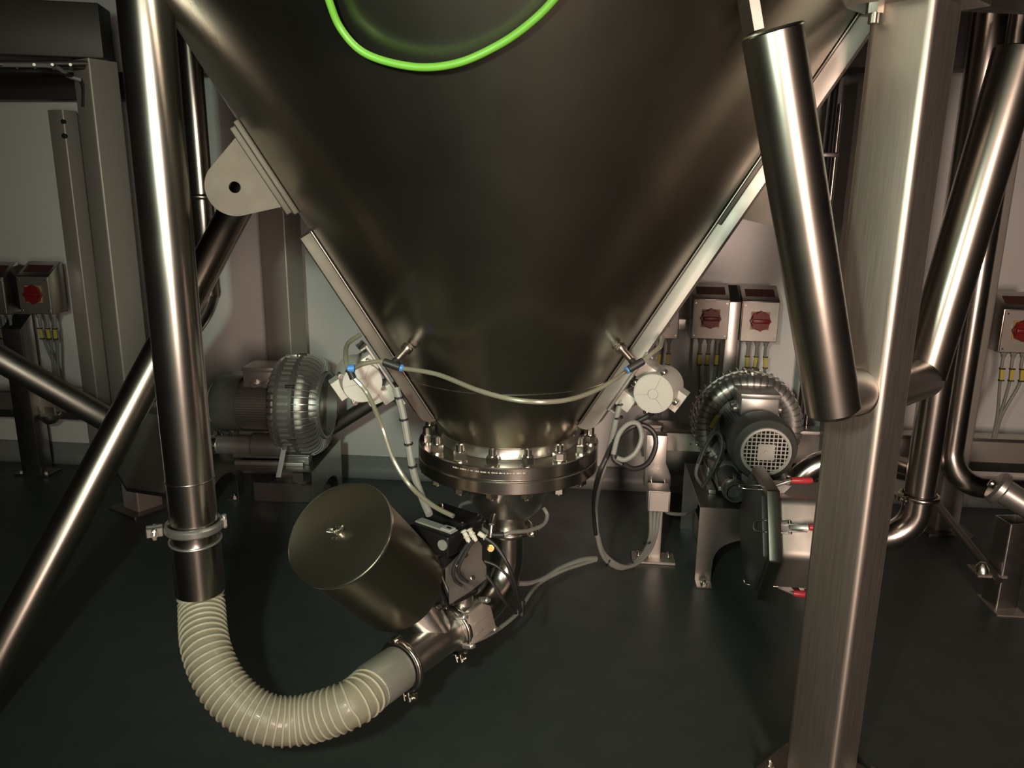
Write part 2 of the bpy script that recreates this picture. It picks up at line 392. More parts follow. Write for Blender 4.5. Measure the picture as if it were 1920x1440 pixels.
# ------------------------------------------------------------------ aeration nozzles and tubes on the cone
def nozzle(px, py, tip_px, label, teedir):
    p, ph, z = conehit(px, py); n = nrm(ph)
    e = at(*tip_px, d=(p - EYE).dot(CF) - 0.06)
    ax = (e - p).normalized()
    o = thing('aeration_nozzle', label, 'fitting', p, 'aeration nozzles on the cone')
    m = MB(); m.cyl(p - ax * 0.02, p + ax * 0.010, 0.011, n=16); m.lathe([(0, 0.006), (0.0165, 0.006), (0.0165, 0.011), (0.012, 0.011), (0.012, 0.014), (0.0165, 0.014), (0.0165, 0.020), (0.0, 0.020)], p, ax, 6); m.build('hex_union', M['bolt'], o)
    m = MB(); m.cyl(p + ax * 0.018, e, 0.0095, 0.0085, n=16); m.build('stem', M['steel'], o)
    td = unit(teedir); m = MB(); m.cyl(e - td * 0.024, e + td * 0.022, 0.0105, n=16, bev=0.002); m.cyl(e, e - ax * 0.02, 0.0100, n=14); m.build('tee_body', M['rubber'], o)
    m = MB(); m.cyl(e + td * 0.021, e + td * 0.031, 0.0098, n=16, bev=0.002); m.build('blue_collet', M['blue'], o)
    return e, td
eL, tL = nozzle(768, 648, (735, 684), 'left aeration nozzle with a black tee and blue collet', CR * 0.95 - CU * 0.33)
eR, tR = nozzle(1160, 648, (1192, 685), 'right aeration nozzle with a black tee and blue collet', -CR * 0.85 - CU * 0.5 )
def cable(name, pts, r, mt, label, cat='cable', n=8, group=None, sm=8, sub=None):
    P = smooth(pts, sm); m = MB(); m.tube(P, r, n); o = m.build(name, M[mt]); tag(o, label, cat, group); return o, P
def dep(p): return (p - EYE).dot(CF)
dn = dep(eL)
s_ = eL + tL * 0.028; e_ = eR + tR * 0.028
mid = [at(820, 702, d=dn - 0.05), at(900, 733, d=dn - 0.13), at(975, 751, d=dn - 0.16), at(1050, 752, d=dn - 0.15), at(1110, 735, d=dn - 0.09), at(1160, 707, d=dn - 0.03)]
cable('air_tube', [s_] + mid + [e_], 0.0062, 'clear', 'clear olive air tube sagging across the hopper between the two nozzles', 'tube', 10)
lvx = VL[1] + VL[2] * 0.10
cable('air_tube', [eL - tL * 0.022, at(705, 678, d=dn - 0.01), at(680, 683, d=dn - 0.03), at(660, 692, d=dn - 0.07)], 0.0062, 'clear', 'short air tube from the left tee to the blue elbow', 'tube')
pe = at(656, 691, d=dn - 0.07)
o = thing('push_elbow', 'blue and black push-in elbow in front of the left vibrator', 'fitting', pe)
m = MB(); m.cyl(pe - CR * 0.004, pe + CR * 0.012, 0.010, n=14); m.build('blue_collet', M['blue'], o)
m = MB(); m.tube(smooth([pe - CR * 0.008, pe + V((0, 0, -0.006)), pe + V((0.008, 0, -0.026))], 4), 0.009, 12); m.build('elbow_body', M['rubber'], o)
cable('air_tube', [pe - CR * 0.006, at(648, 668, d=dn - 0.03), at(652, 645, d=dn + 0.04), at(675, 628, d=dn + 0.1)], 0.0062, 'clear', 'grey air tube looping up behind the left vibrator', 'tube')
# long tube from the elbow down to the valve positioner
cable('air_tube', [pe + V((0.008, 0, -0.022)), at(690, 740, d=dn - 0.06), at(716, 800, d=dn - 0.02), at(737, 860, d=dn - 0.02), at(770, 912, d=dn - 0.02), at(812, 948, d=dn - 0.05), at(850, 968, d=dn - 0.08)], 0.0062, 'clear', 'air tube falling from the left vibrator to the black positioner', 'tube')
cable('vibrator_cable', [at(742, 727, d=dn + 0.06), at(755, 775, d=dn + 0.06), at(765, 830, d=dn + 0.06), at(775, 885, d=dn + 0.05), at(790, 930, d=dn + 0.02), at(805, 965, d=dn - 0.02)], 0.010, 'grey', 'thick grey cable bundle hanging from the left rib with black ties', 'cable')
cable('air_tube', [eR - tR * 0.02, at(1222, 663, d=dn + 0.02), at(1238, 650, d=dn + 0.05), at(1242, 632, d=dn + 0.10)], 0.0062, 'clear', 'air tube curving up from the right tee', 'tube')
def ties(name, pts, r, label, group='black cable ties'):
    ORD = ['topmost ', 'second ', 'third ', 'lowest ']
    for i, (p, a) in enumerate(pts):
        m = MB(); m.lathe([(r, -0.0025), (r + 0.0022, -0.0025), (r + 0.0022, 0.0025), (r, 0.0025), (r, -0.0025)], p, a, 14)
        m.box(p + perp(a)[0] * (r + 0.003), (0.006, 0.006, 0.005), *perp(a)); tag(m.build(name, M['rubber']), ORD[i] + label, 'cable tie', group)
ties('cable_tie', [(at(748, 745, d=dn + 0.06), (0.1, 0, -1)), (at(757, 786, d=dn + 0.06), (0.1, 0, -1)), (at(766, 832, d=dn + 0.06), (0.1, 0, -1)), (at(774, 874, d=dn + 0.05), (0.15, 0, -1))], 0.0103, 'black tie round the grey cable bundle left of the flange')
# green cable over the cone
gc = []
for (px, py, off) in ((560, -420, 0.05), (595, -180, 0.05), (618, -60, 0.05), (632, -10, 0.05), (652, 40, 0.05), (690, 80, 0.055), (740, 102, 0.055), (805, 112, 0.055), (870, 102, 0.055), (935, 73, 0.05), (985, 38, 0.05), (1030, -6, 0.05), (1075, -70, 0.05), (1130, -200, 0.05), (1190, -420, 0.05)):
    p, ph, z = conehit(px, py); gc.append(p + nrm(ph) * (off - 0.02))
cable('earth_cable', gc, 0.0072, 'green', 'bright green cable looping down over the front of the hopper', 'cable', 12)
# ------------------------------------------------------------------ hopper outlet
out = thing('hopper_outlet', 'tapered steel outlet with its own flange bolted under the hopper', 'pipe', AX + V((0, 0, 0.50)))
flange(0.7255, 0.7645, 0.2825, 0.16, 'flange', out)
m = MB(); m.lathe([(0.276, 0.7643), (0.276, 0.7682), (0.2, 0.7682), (0.2, 0.7643), (0.276, 0.7643)], AX, (0, 0, 1), 96); m.build('gasket', M['rubber'], out)
m = MB(); m.lathe([(0.165, 0.728), (0.165, 0.71), (0.150, 0.685), (0.105, 0.575), (0.100, 0.57), (0.056, 0.528), (0.054, 0.505), (0.05, 0.505), (0.05, 0.53), (0.16, 0.728)], AX, (0, 0, 1), 64); m.build('reducer', M['steel'], out)
m = MB(); m.lathe([(0.05, 0.515), (0.072, 0.515), (0.076, 0.508), (0.076, 0.496), (0.072, 0.489), (0.05, 0.489)], AX, (0, 0, 1), 48); m.build('ferrule', M['pipe'], out)
q = AX + V((-0.028, -0.132, 0.60))
m = MB(); m.cyl(q, q + V((-0.004, -0.03, -0.02)), 0.009, n=14); m.cyl(q + V((-0.004, -0.03, -0.02)), q + V((-0.006, -0.04, -0.055)), 0.007, n=12); m.build('spigot', M['bolt'], out)
dO = dep(AX + V((0, 0, 0.55)))
m = MB(); e1 = at(935, 1003, d=dO - 0.16); m.cyl(e1 - CR * 0.02, e1 + CR * 0.016, 0.009, n=12, bev=0.002); m.build('black_tee', M['rubber'], out)
cable('outlet_air_tube', [e1 + CR * 0.016, at(960, 998, d=dO - 0.15), at(990, 995, d=dO - 0.08), at(1018, 984, d=dO), at(1026, 966, d=dO + 0.04), at(1018, 951, d=dO + 0.04)], 0.0065, 'grey', 'grey air tube curling round the right of the outlet cone', 'tube')
cable('outlet_air_tube', [e1 - CR * 0.02, at(895, 985, d=dO - 0.10), at(866, 965, d=dO - 0.05), at(864, 948, d=dO), at(885, 940, d=dO + 0.06)], 0.0065, 'grey', 'grey air tube curling round the left of the outlet cone', 'tube')
# elbow below the outlet
PZ = 0.27; END = at(748, 1252, z=PZ); hd = (END - AX); hd.z = 0; Ltot = hd.length; hd = hd / Ltot; BASE = AX + V((0, 0, PZ))
def along(s): return BASE + hd * s
sd_ = V((0, 0, 1)).cross(hd)                                             # sideways of the line
er = 0.15
path = [AX + V((0, 0, 0.495)), AX + V((0, 0, PZ + er + 0.02))]
path += [AX + hd * (er - er * math.cos(a)) + V((0, 0, PZ + er - er * math.sin(a))) for a in [math.pi / 2 * i / 14 for i in range(15)]]
path += [along(er + 0.03)]
el = thing('conveying_elbow', 'polished steel pipe elbow turning from the hopper outlet towards the hose', 'pipe', BASE)
m = MB(); m.tube(path, 0.054, 32); m.build('bend', M['pipe'], el, ang=50)
m = MB(); m.lathe([(0.05, -0.006), (0.068, -0.006), (0.068, 0.004), (0.05, 0.004)], along(er + 0.03), hd, 36); m.build('end_ferrule', M['pipe'], el)
def ring_clamp(name, c, axis, r, label, toward, wd=0.022, group='pipe clamps', mt='castl', ear=1.0):
    """two hinged halves closed by a bolt and nut"""
    a = unit(axis); t = (V(toward) - a * V(toward).dot(a)).normalized(); s = a.cross(t)
    o = thing(name, label, 'clamp', c, group)
    for k, (a0, a1) in enumerate(((0.12, math.pi - 0.10), (math.pi + 0.10, 2 * math.pi - 0.12))):
        m = MB(); prof = [(r, -wd / 2), (r + 0.006, -wd / 2), (r + 0.011, -wd / 4), (r + 0.011, wd / 4), (r + 0.006, wd / 2), (r, wd / 2), (r, -wd / 2)]
        m.lathe(prof, c, a, 22, ref=t, full=False, a0=a0, a1=a1)
        q = V(c) + (t * math.cos(a0 if k == 0 else a1) + s * math.sin(a0 if k == 0 else a1)) * (r + 0.014 * ear)
        m.box(q + t * 0.010 * ear, (0.030 * ear, 0.012, wd * 0.95), t, s, a); m.build('half_ring', M[mt], o, bev=0.002, seg=1)
    q = V(c) + t * (r + 0.024 * ear); m = MB(); m.cyl(q - s * 0.030 * ear, q + s * 0.034 * ear, 0.0048, n=10); m.cyl(q + s * 0.017, q + s * 0.029, 0.010, n=6); m.build('closing_bolt', M['bolt'], o)
    m = MB()
    for sg in (-1, 1): m.box(q + s * 0.024 + a * 0.011 * sg, (0.012, 0.006, 0.012), t, s, a)
    m.build('wing_nut', M['bolt'], o, bev=0.002, seg=1)
    q = V(c) - t * (r + 0.012); m = MB(); m.cyl(q - a * wd * 0.75, q + a * wd * 0.75, 0.0065, n=12, bev=0.001); m.box(q + t * 0.004, (0.018, 0.03, wd * 0.8), t, s, a); m.build('hinge_pin', M[mt], o)
    return o
ring_clamp('pipe_clamp', AX + V((0, 0, 0.502)), (0, 0, 1), 0.073, 'steel ring clamp closing the joint under the outlet cone', CR - CF * 0.5, 0.02, mt='pipe', ear=0.8)
# butterfly valve with actuator and positioner
UPV = unit(V((0, 0, 1)) * 0.80 + sd_ * -0.0 - CF * 0.0)
s0 = er + 0.034
vb = thing('shutter_valve', 'compact steel valve body with a clear moulded cover beside the canister', 'valve', along(s0))
m = MB(); m.lathe([(0.0, 0), (0.066, 0), (0.072, 0.006), (0.072, 0.085), (0.066, 0.092), (0, 0.092)], along(s0), hd, 36); m.build('valve_body', M['steel'], vb)
vc = along(s0 + 0.046)
outw = unit(CR * 0.62 - CF * 0.65 + V((0, 0, 0.12))); outw = (outw - hd * outw.dot(hd)).normalized(); upw = hd.cross(outw)
if upw.z < 0: upw = -upw
m = MB()
for k in (-1, 1):
    m.prism([[(-0.06, -0.045), (0.06, -0.045), (0.066, 0.02), (0.045, 0.05), (-0.02, 0.054), (-0.06, 0.03)]], vc + outw * (0.05 + 0.004 * k), hd, upw, 0.02 * (1 if hd.cross(upw).dot(outw) > 0 else -1))
m.build('clear_cover', M['glass'], vb, bev=0.007)
m = MB(); m.box(vc + outw * 0.074 + upw * 0.012, (0.07, 0.010, 0.006), hd, upw, outw); m.box(vc + outw * 0.074 - upw * 0.018 + hd * 0.02, (0.035, 0.008, 0.006), hd, upw, outw); m.build('cover_moulding', M['glass'], vb, bev=0.002)
for k, (a, b) in enumerate(((-0.055, 0.048), (0.058, 0.045), (0.06, -0.045), (-0.058, -0.048))):
    q = vc + hd * a + upw * b + outw * 0.055
    m = MB(); m.cyl(q - outw * 0.02, q + outw * 0.016, 0.010, n=14, bev=0.002); m.cyl(q + outw * 0.016, q + outw * 0.022, 0.0065, n=6); m.build('cover_clip', M['castl'], vb)
q = along(s0 + 0.02) - V((0, 0, 0.06)); m = MB(); m.cyl(q, q + hd * 0.07, 0.014, n=14, bev=0.003); m.cyl(q + hd * 0.02, q + hd * 0.02 - V((0, 0, 0.05)), 0.007, n=10); m.build('drain_plug', M['castl'], vb)
act = thing('valve_actuator', 'black valve actuator behind a bent steel bracket, under the positioner', 'actuator', along(s0 + 0.05) + V((0, 0, 0.08)))
dB = dep(vc)
def fr(px, py, d): return at(px, py, d=d)
# bracket plate: seen from the viewer as a bent sheet between (815..910, 1010..1135)
nb = unit(-CF * 0.80 + CR * 0.42 + CU * 0.30)
A_ = fr(832, 1078, dB - 0.10); bu = (CR * 0.88 + CU * 0.40); bu = (bu - nb * bu.dot(nb)).normalized(); bv = nb.cross(bu); bv = bv if bv.z > 0 else -bv
def onpl(px, py):
    r = CF + CR * ((px - 960) / FPX) - CU * ((py - 720) / FPX); q = EYE + r * ((A_ - EYE).dot(nb) / r.dot(nb)) - A_; return (q.dot(bu), q.dot(bv))
pl = [onpl(*q) for q in ((833, 1066), (834, 1092), (841, 1104), (842, 1134), (880, 1111), (911, 1086), (911, 1062), (903, 1050), (903, 1024), (896, 1013), (866, 1032))]
fa, fb = [A_ + bu * x + bv * y for x, y in (onpl(833, 1066), onpl(896, 1013))]
m = MB(); m.prism([pl], A_, bu, bv, 0.005 * (1 if bu.cross(bv).dot(nb) > 0 else -1))
m.box((fa + fb) / 2 - nb * 0.03, ((fb - fa).length, 0.004, 0.064), unit(fb - fa), unit(nb.cross(fb - fa)), nb)
m.build('bent_bracket', M['steel'], act, bev=0.0012, seg=1)
for (a, b, r) in ((0.085, 0.028, 0.012), (0.055, 0.008, 0.008), (0.08, -0.045, 0.007)):
    q = A_ + bu * a + bv * b; m = MB(); m.cyl(q, q + nb * 0.010, r, n=16, bev=0.002); m.build('bracket_screw', M['bolt'], act)
m = MB(); m.box(A_ + bu * 0.04 - bv * 0.02 - nb * 0.055, (0.10, 0.15, 0.09), bu, bv, nb); m.build('actuator_body', M['black'], act, bev=0.010, seg=3)
m = MB(); m.box(A_ - bu * 0.055 - bv * 0.02 - nb * 0.05, (0.09, 0.14, 0.07), bu, bv, nb); m.build('actuator_cover', M['black'], act, bev=0.012, seg=3)
for b in (0.05, -0.075):
    q = A_ - bu * 0.05 + bv * b - nb * 0.01; m = MB(); m.cyl(q, q + nb * 0.012, 0.008, n=12, bev=0.002); m.build('actuator_bolt', M['bolt'], act)
m = MB()
m.cyl(along(s0 + 0.046) + V((0, 0, 0.05)), along(s0 + 0.046) + V((0, 0, 0.16)), 0.030, n=24); m.build('valve_stem', M['steel'], act)
# positioner box
pos = thing('valve_positioner', 'black box-shaped positioner with a grey sloping lid strip, on top of the valve', 'positioner', A_)
# orient from its visible top face: corners ~ (825,948) (900,972) (845,1008) (767,975)
dP = dB - 0.06
def toph(px, py, h): return at(px, py, z=h)
hZ = at(835, 980, d=dP).z
c1, c2, c3, c4 = toph(823, 947, hZ), toph(901, 972, hZ), toph(850, 1010, hZ), toph(768, 982, hZ)
ce = (c1 + c2 + c3 + c4) / 4; px_ = unit((c2 - c1) + (c3 - c4)); px_.z = 0; px_ = px_.normalized(); py_ = V((0, 0, 1)).cross(px_)
Lx = ((c2 - c1).length + (c3 - c4).length) / 2 * 0.92; Ly = abs((c1 - c4).dot(py_)) * 0.5 + abs((c2 - c3).dot(py_)) * 0.5
m = MB(); m.box(ce - V((0, 0, 0.036)), (Lx, Ly, 0.065), px_, py_); m.build('case', M['black'], pos, bev=0.006, seg=3)
m = MB(); m.box(ce + py_ * Ly * 0.20 + V((0, 0, 0.006)), (Lx * 1.0, Ly * 0.56, 0.020), px_, py_); m.build('glossy_lid', M['black'], pos, bev=0.004)
m = MB(); m.box(ce - py_ * Ly * 0.27 + V((0, 0, 0.0)), (Lx * 0.92, Ly * 0.20, 0.006), px_, py_); m.build('grey_strip', M['lgrey'], pos, bev=0.002, seg=1)
m = MB(); m.box(ce - py_ * Ly * 0.27 + px_ * Lx * 0.30 + V((0, 0, 0.004)), (Lx * 0.24, Ly * 0.17, 0.006), px_, py_); m.build('pale_label', M['vib'], pos, bev=0.001, seg=1)
m = MB(); m.box(ce - py_ * Ly * 0.27 + px_ * Lx * 0.33 + V((0, 0, 0.0075)), (Lx * 0.10, Ly * 0.05, 0.002), px_, py_); m.build('label_symbol', M['black'], pos)
for sx in (-1, 1):
    for sy in (-0.1, 1):
        m = MB(); q = ce + px_ * Lx * 0.46 * sx + py_ * Ly * 0.42 * sy + V((0, 0, 0.016)); m.cyl(q, q + V((0, 0, 0.003)), 0.004, n=10); m.build('lid_screw', M['bolt'], pos)
m = MB(); q = ce - py_ * (Ly * 0.5) + px_ * Lx * 0.38 - V((0, 0, 0.03)); m.cyl(q, q - py_ * 0.006, 0.016, n=20); m.build('round_knob', M['lgrey'], pos)
# white push fittings and black tubes
fp = [(873, 1003), (884, 1000), (878, 1013), (889, 1008), (903, 1003)]
for i, (a, b) in enumerate(fp):
    q = at(a, b, d=dB - 0.13); dr = unit(CU * 0.8 - CR * 0.4) if i < 4 else unit(CR * 0.8 - CU * 0.5)
    o = thing('push_fitting', ['white push-in fitting, leftmost in the row behind the bracket', 'white push-in fitting, second in the upper row behind the bracket', 'lower white push-in fitting with a black tube, left one', 'lower white push-in fitting with a black tube, right one', 'white push-in fitting pointing right at the end of the row'][i], 'fitting', q, 'white push-in fittings')
    m = MB(); m.cyl(q - dr * 0.012, q + dr * 0.008, 0.0075, n=14, bev=0.002); m.build('body', M['white'], o)
    m = MB(); m.cyl(q + dr * 0.008, q + dr * 0.016, 0.0095, n=16, bev=0.003); m.build('collar', M['white'], o)
d_ = dB - 0.14
cable('black_air_tube', [at(878, 1018, d=d_), at(862, 1042, d=d_ - 0.01), at(850, 1068, d=d_ - 0.01), at(853, 1088, d=d_), at(866, 1098, d=d_ + 0.01)], 0.0052, 'rubber', 'left of two thin black tubes curving over the steel bracket', 'tube')
cable('black_air_tube', [at(887, 1013, d=d_), at(872, 1038, d=d_ - 0.01), at(860, 1064, d=d_ - 0.01), at(864, 1082, d=d_), at(878, 1092, d=d_ + 0.01)], 0.0052, 'rubber', 'right of two thin black tubes curving over the steel bracket', 'tube')
cable('black_air_tube', [at(910, 1008, d=d_), at(930, 1024, d=d_), at(950, 1055, d=d_), at(964, 1090, d=d_ + 0.02), at(972, 1125, d=d_ + 0.06), at(977, 1150, d=d_ + 0.10)], 0.0062, 'rubber', 'black tube arching right in front of the polished elbow', 'tube')
cable('black_air_tube', [at(908, 1052, d=d_ + 0.02), at(932, 1062, d=d_ + 0.02), at(955, 1085, d=d_ + 0.03), at(970, 1120, d=d_ + 0.06), at(975, 1148, d=d_ + 0.1)], 0.0045, 'rubber', 'thin black tube crossing the elbow halfway down', 'tube')
cable('black_air_tube', [at(912, 1078, d=d_ + 0.02), at(928, 1100, d=d_ + 0.02), at(948, 1130, d=d_ + 0.04), at(968, 1150, d=d_ + 0.08)], 0.0045, 'rubber', 'lowest thin black tube in front of the elbow', 'tube')
q = at(978, 1142, d=d_ + 0.10); m = MB(); m.cyl(q + CU * 0.03, q - CU * 0.022, 0.0095, n=14, bev=0.003); m.cyl(q + CU * 0.018, q + CU * 0.024, 0.012, n=14); tag(m.build('tube_coupling', M['rubber']), 'black plug coupling hanging at the end of the black tubes', 'coupling')
q = at(920, 1028, d=dB - 0.02); m = MB(); m.cyl(q, q - CF * 0.014, 0.009, n=6); m.cyl(q + CF * 0.02, q, 0.011, n=12); m.build('brass_plug', M['brass'], act)
# tee, clamps, cuff
s1 = s0 + 0.100
tee = thing('intake_tee', 'reddish polished steel tee piece between the valve and the hose', 'pipe', along(s1 + 0.07))
m = MB(); m.lathe([(0.049, 0), (0.066, 0), (0.066, 0.007), (0.053, 0.010), (0.053, Ltot - s1 - 0.02), (0.066, Ltot - s1 - 0.016), (0.066, Ltot - s1 - 0.008), (0.049, Ltot - s1 - 0.008)], along(s1), hd, 36); m.build('run_pipe', M['steel'], tee)
TH = math.radians(40); CAX = unit(-CF * math.cos(TH) + (-CR * 0.47 + CU * 0.88) * math.sin(TH))
CT = at(638, 1001, d=1.97); CRD = 0.144; CLN = 0.385; CB = CT - CAX * CLN
jn = along(s1 + 0.06)
m = MB(); m.cyl(jn, CB + CAX * 0.01, 0.050, 0.075, n=32); m.build('branch_neck', M['steel'], tee)
can = thing('intake_filter', 'big dull steel canister with a flat lid and wing nut, leaning to the left', 'filter', CB)
m = MB(); m.lathe([(0, 0), (0.072, 0.0), (CRD - 0.020, 0.022), (CRD - 0.004, 0.035), (CRD - 0.003, CLN - 0.004), (0.0, CLN - 0.004)], CB, CAX, 72); m.build('canister', M['can'], can, ang=30)
m = MB(); m.lathe([(0, 0.0045), (CRD - 0.006, 0.0045), (CRD - 0.0005, 0.004), (CRD + 0.0015, 0.001), (CRD + 0.001, -0.012), (CRD - 0.002, -0.012)], CT, CAX, 96); m.build('lid', M['can'], can, ang=50)
m = MB(); m.tube([CT + CAX * 0.002 + (perp(CAX)[0] * math.cos(t) + perp(CAX)[1] * math.sin(t)) * (CRD + 0.001) for t in [2 * math.pi * i / 96 for i in range(96)]], 0.0019, 8, closed=True); m.build('lid_rim', M['bolt'], can)
u_, w2 = perp(CAX); u_ = unit(CR - CAX * CR.dot(CAX)); w2 = CAX.cross(u_)
m = MB(); m.cyl(CT + CAX * 0.004, CT + CAX * 0.030, 0.0055, n=12); m.cyl(CT + CAX * 0.004, CT + CAX * 0.014, 0.010, n=14); m.build('stud', M['bolt'], can)
m = MB()
for k in (-1, 1):
    dr = unit(u_ * 0.85 * k + CAX * 0.55); m.box(CT + CAX * 0.016 + dr * 0.016, (0.024, 0.014, 0.006), dr, w2)
    m.box(CT + CAX * 0.007 + unit(w2 * 0.4 * k - u_ * 0.3) * 0.018, (0.016, 0.010, 0.004), u_, w2)
m.build('wing_nut', M['bolt'], can, bev=0.002)
m = MB(); m.lathe([(CRD - 0.024, 0.012), (CRD - 0.016, 0.010), (CRD - 0.016, 0.026), (CRD - 0.024, 0.028)], CB, CAX, 64); m.build('bottom_ring', M['dull'], can)
for k in range(5):
    a = math.radians(-150 + 26 * k); q = CB + (u_ * math.cos(a) + w2 * math.sin(a)) * 0.085 + CAX * 0.004
    m = MB(); m.cyl(q, q - CAX * 0.045, 0.0035, n=8); m.cyl(q - CAX * 0.040, q - CAX * 0.046, 0.006, n=6); m.build('tie_rod', M['bolt'], can)
ring_clamp('pipe_clamp', along(s1 + 0.002), hd, 0.066, 'steel ring clamp between the valve and the tee', -V((0, 0, 1)) + CR * 0.4, 0.02, mt='pipe', ear=0.9)
ring_clamp('pipe_clamp', along(Ltot - 0.012), hd, 0.066, 'steel ring clamp where the grey hose cuff meets the tee', -V((0, 0, 1)) + CR * 0.25, 0.02, mt='pipe', ear=1.0)
# ------------------------------------------------------------------ conveying hose and left pipe
PL = at(364, 985, d=2.08); LPX, LPY, LPR = PL.x, PL.y, 0.0615
cz = PL.z
lp = thing('conveying_pipe', 'tall polished steel conveying pipe standing on the left, clamped to the spiral hose', 'pipe', (LPX, LPY, cz + 0.02))
m = MB(); m.lathe([(LPR - 0.004, cz + 0.014), (LPR, cz + 0.014), (LPR, 2.60), (LPR - 0.004, 2.60)], (LPX, LPY, 0), (0, 0, 1), 48)
m.build('upright', M['pipe'], lp)
m = MB()
for z in (cz + 0.135,): m.lathe([(LPR - 0.001, z - 0.004), (LPR + 0.0012, z), (LPR - 0.001, z + 0.004)], (LPX, LPY, 0), (0, 0, 1), 48)
m.build('weld_seam', M['pipe'], lp)
m = MB(); m.lathe([(LPR - 0.004, cz + 0.003), (LPR + 0.012, cz + 0.003), (LPR + 0.012, cz + 0.010), (LPR, cz + 0.016)], (LPX, LPY, 0), (0, 0, 1), 48); m.build('ferrule', M['pipe'], lp)
ring_clamp('pipe_clamp', (LPX, LPY, cz), (0, 0, 1), LPR + 0.004, 'cast hinged clamp with wing nuts on the tall left pipe', -CR - CF * 0.45, 0.026, mt='castl', ear=1.35)
zs0 = cz - 0.004; zs1 = at(372, 1116, d=2.08).z + 0.01
sp = thing('hose_spigot', 'short wider steel spigot between the left pipe clamp and the hose', 'pipe', (LPX, LPY, zs1))
m = MB(); m.lathe([(LPR - 0.006, zs0), (LPR + 0.011, zs0), (LPR + 0.011, zs0 - 0.007), (LPR - 0.001, zs0 - 0.013), (LPR - 0.001, zs0 - 0.036), (LPR + 0.001, zs0 - 0.040), (LPR + 0.0035, zs0 - 0.043), (LPR + 0.0035, zs1 - 0.02), (LPR - 0.006, zs1 - 0.02)], (LPX, LPY, 0), (0, 0, 1), 48); m.build('sleeve', M['pipe'], sp)
m = MB()
cz2 = zs0 - 0.040
m.tube([V((LPX, LPY, cz2 + 0.004)) + V((math.cos(a), math.sin(a), 0)) * (LPR + 0.0045) + V((0, 0, 0.004 * math.cos(a - 2))) for a in [2 * math.pi * i / 48 for i in range(48)]], 0.0032, 8, closed=True); m.build('wire_ring', M['castl'], sp)
HR = 0.0585
cu0 = END + hd * 0.0; cu1 = END + hd * 0.115 - V((0, 0, 0.004))
m = MB(); m.lathe([(0.050, 0), (0.062, 0), (0.0635, 0.004), (0.0635, 0.11), (0.060, 0.118), (0.05, 0.118)], cu0, hd, 40); tag(m.build('hose_cuff', M['cuff']), 'dull grey cuff joining the spiral hose to the steel tee', 'hose cuff')
hp = [V((LPX, LPY, zs1 + 0.012)), V((LPX, LPY, zs1 - 0.06)), at(387, 1218, d=2.03), at(425, 1296, d=1.98), at(490, 1345, d=1.965), at(565, 1350, d=1.985), END + hd * 0.185 - V((0, 0, 0.006)), END + hd * 0.10]
hp = smooth(hp, 14); HP = resample(hp, 0.006); HP[-1] = hp[-1]
hs = thing('spiral_hose', 'beige ribbed spiral hose bending from the left pipe to the valve', 'hose', HP[len(HP) // 2])
m = MB(); m.tube(HP, HR, 40, caps=False); m.build('hose_wall', M['hose'], hs, ang=60)
# helix
hx = []; tg0 = None; N = len(HP); pitch = 0.0175; fine = resample(hp, 0.0175 / 28)
tprev = (fine[1] - fine[0]).normalized(); u, _ = perp(tprev)
for i, p in enumerate(fine):
    t = (fine[min(i + 1, len(fine) - 1)] - fine[max(i - 1, 0)]).normalized(); u = (u - t * u.dot(t)).normalized(); w3 = t.cross(u)
    a = 2 * math.pi * i / 28; hx.append(p + (u * math.cos(a) + w3 * math.sin(a)) * (HR + 0.0012))
m = MB(); m.tube(hx, 0.0036, 6); m.build('spiral_rib', M['coil'], hs, ang=80)
# ------------------------------------------------------------------ front right support leg with tube braces
def rsq(s, r=0.012, n=4, sy=None):
    a = s / 2; b = (sy or s) / 2; out = []
    for cx, cy, t0 in ((a - r, b - r, 0), (-a + r, b - r, 90), (-a + r, -b + r, 180), (a - r, -b + r, 270)):
        for i in range(n + 1): t = math.radians(t0 + 90 * i / n); out.append((cx + r * math.cos(t), cy + r * math.sin(t)))
    return out
def hollow(mb, c, s, z0, z1, rot, r=0.012, wall=0.006, sy=None):
    X = V((math.cos(rot), math.sin(rot), 0)); Y = V((-math.sin(rot), math.cos(rot), 0))
    inn = rsq(s - 2 * wall, max(r - wall, 0.003), 4, (sy - 2 * wall) if sy else None)
    mb.prism([rsq(s, r, 4, sy), inn[::-1]], V((c[0], c[1], z0)), X, Y, z1 - z0)
PR = math.radians(45.0); PC = (0.684, 1.875); PS = 0.139
n1 = V((-math.sin(PR), -math.cos(PR), 0))                                # broad face seen from the camera
leg = thing('support_leg', 'square brushed steel support leg at the right with two welded tube braces', 'support leg', (PC[0], PC[1], 0))
m = MB(); hollow(m, PC, PS, 0.012, 1.955, PR, 0.017); m.build('upright', M['post'], leg)
m = MB(); m.prism([rsq(0.25, 0.02)], V((PC[0], PC[1], 0)), (math.cos(PR), math.sin(PR), 0), (-math.sin(PR), math.cos(PR), 0), 0.012); m.build('foot_plate', M['dull'], leg)
for i in range(4):
    a = PR + math.pi / 4 + i * math.pi / 2; q = V((PC[0], PC[1], 0)) + rdir(a) * 0.137
    m = MB(); m.cyl(q + V((0, 0, 0.012)), q + V((0, 0, 0.016)), 0.019, n=18); m.cyl(q + V((0, 0, 0.016)), q + V((0, 0, 0.030)), 0.014, n=6); m.lathe([(0.008, 0.03), (0.008, 0.04), (0.004, 0.046), (0, 0.047)], q, (0, 0, 1), 14); m.build('foot_bolt', M['bolt'], leg)
m = MB(); m.prism([rsq(0.22, 0.01)], V((PC[0], PC[1], 1.955)), (math.cos(PR), math.sin(PR), 0), (-math.sin(PR), math.cos(PR), 0), 0.016); m.build('head_plate', M['dull'], leg)
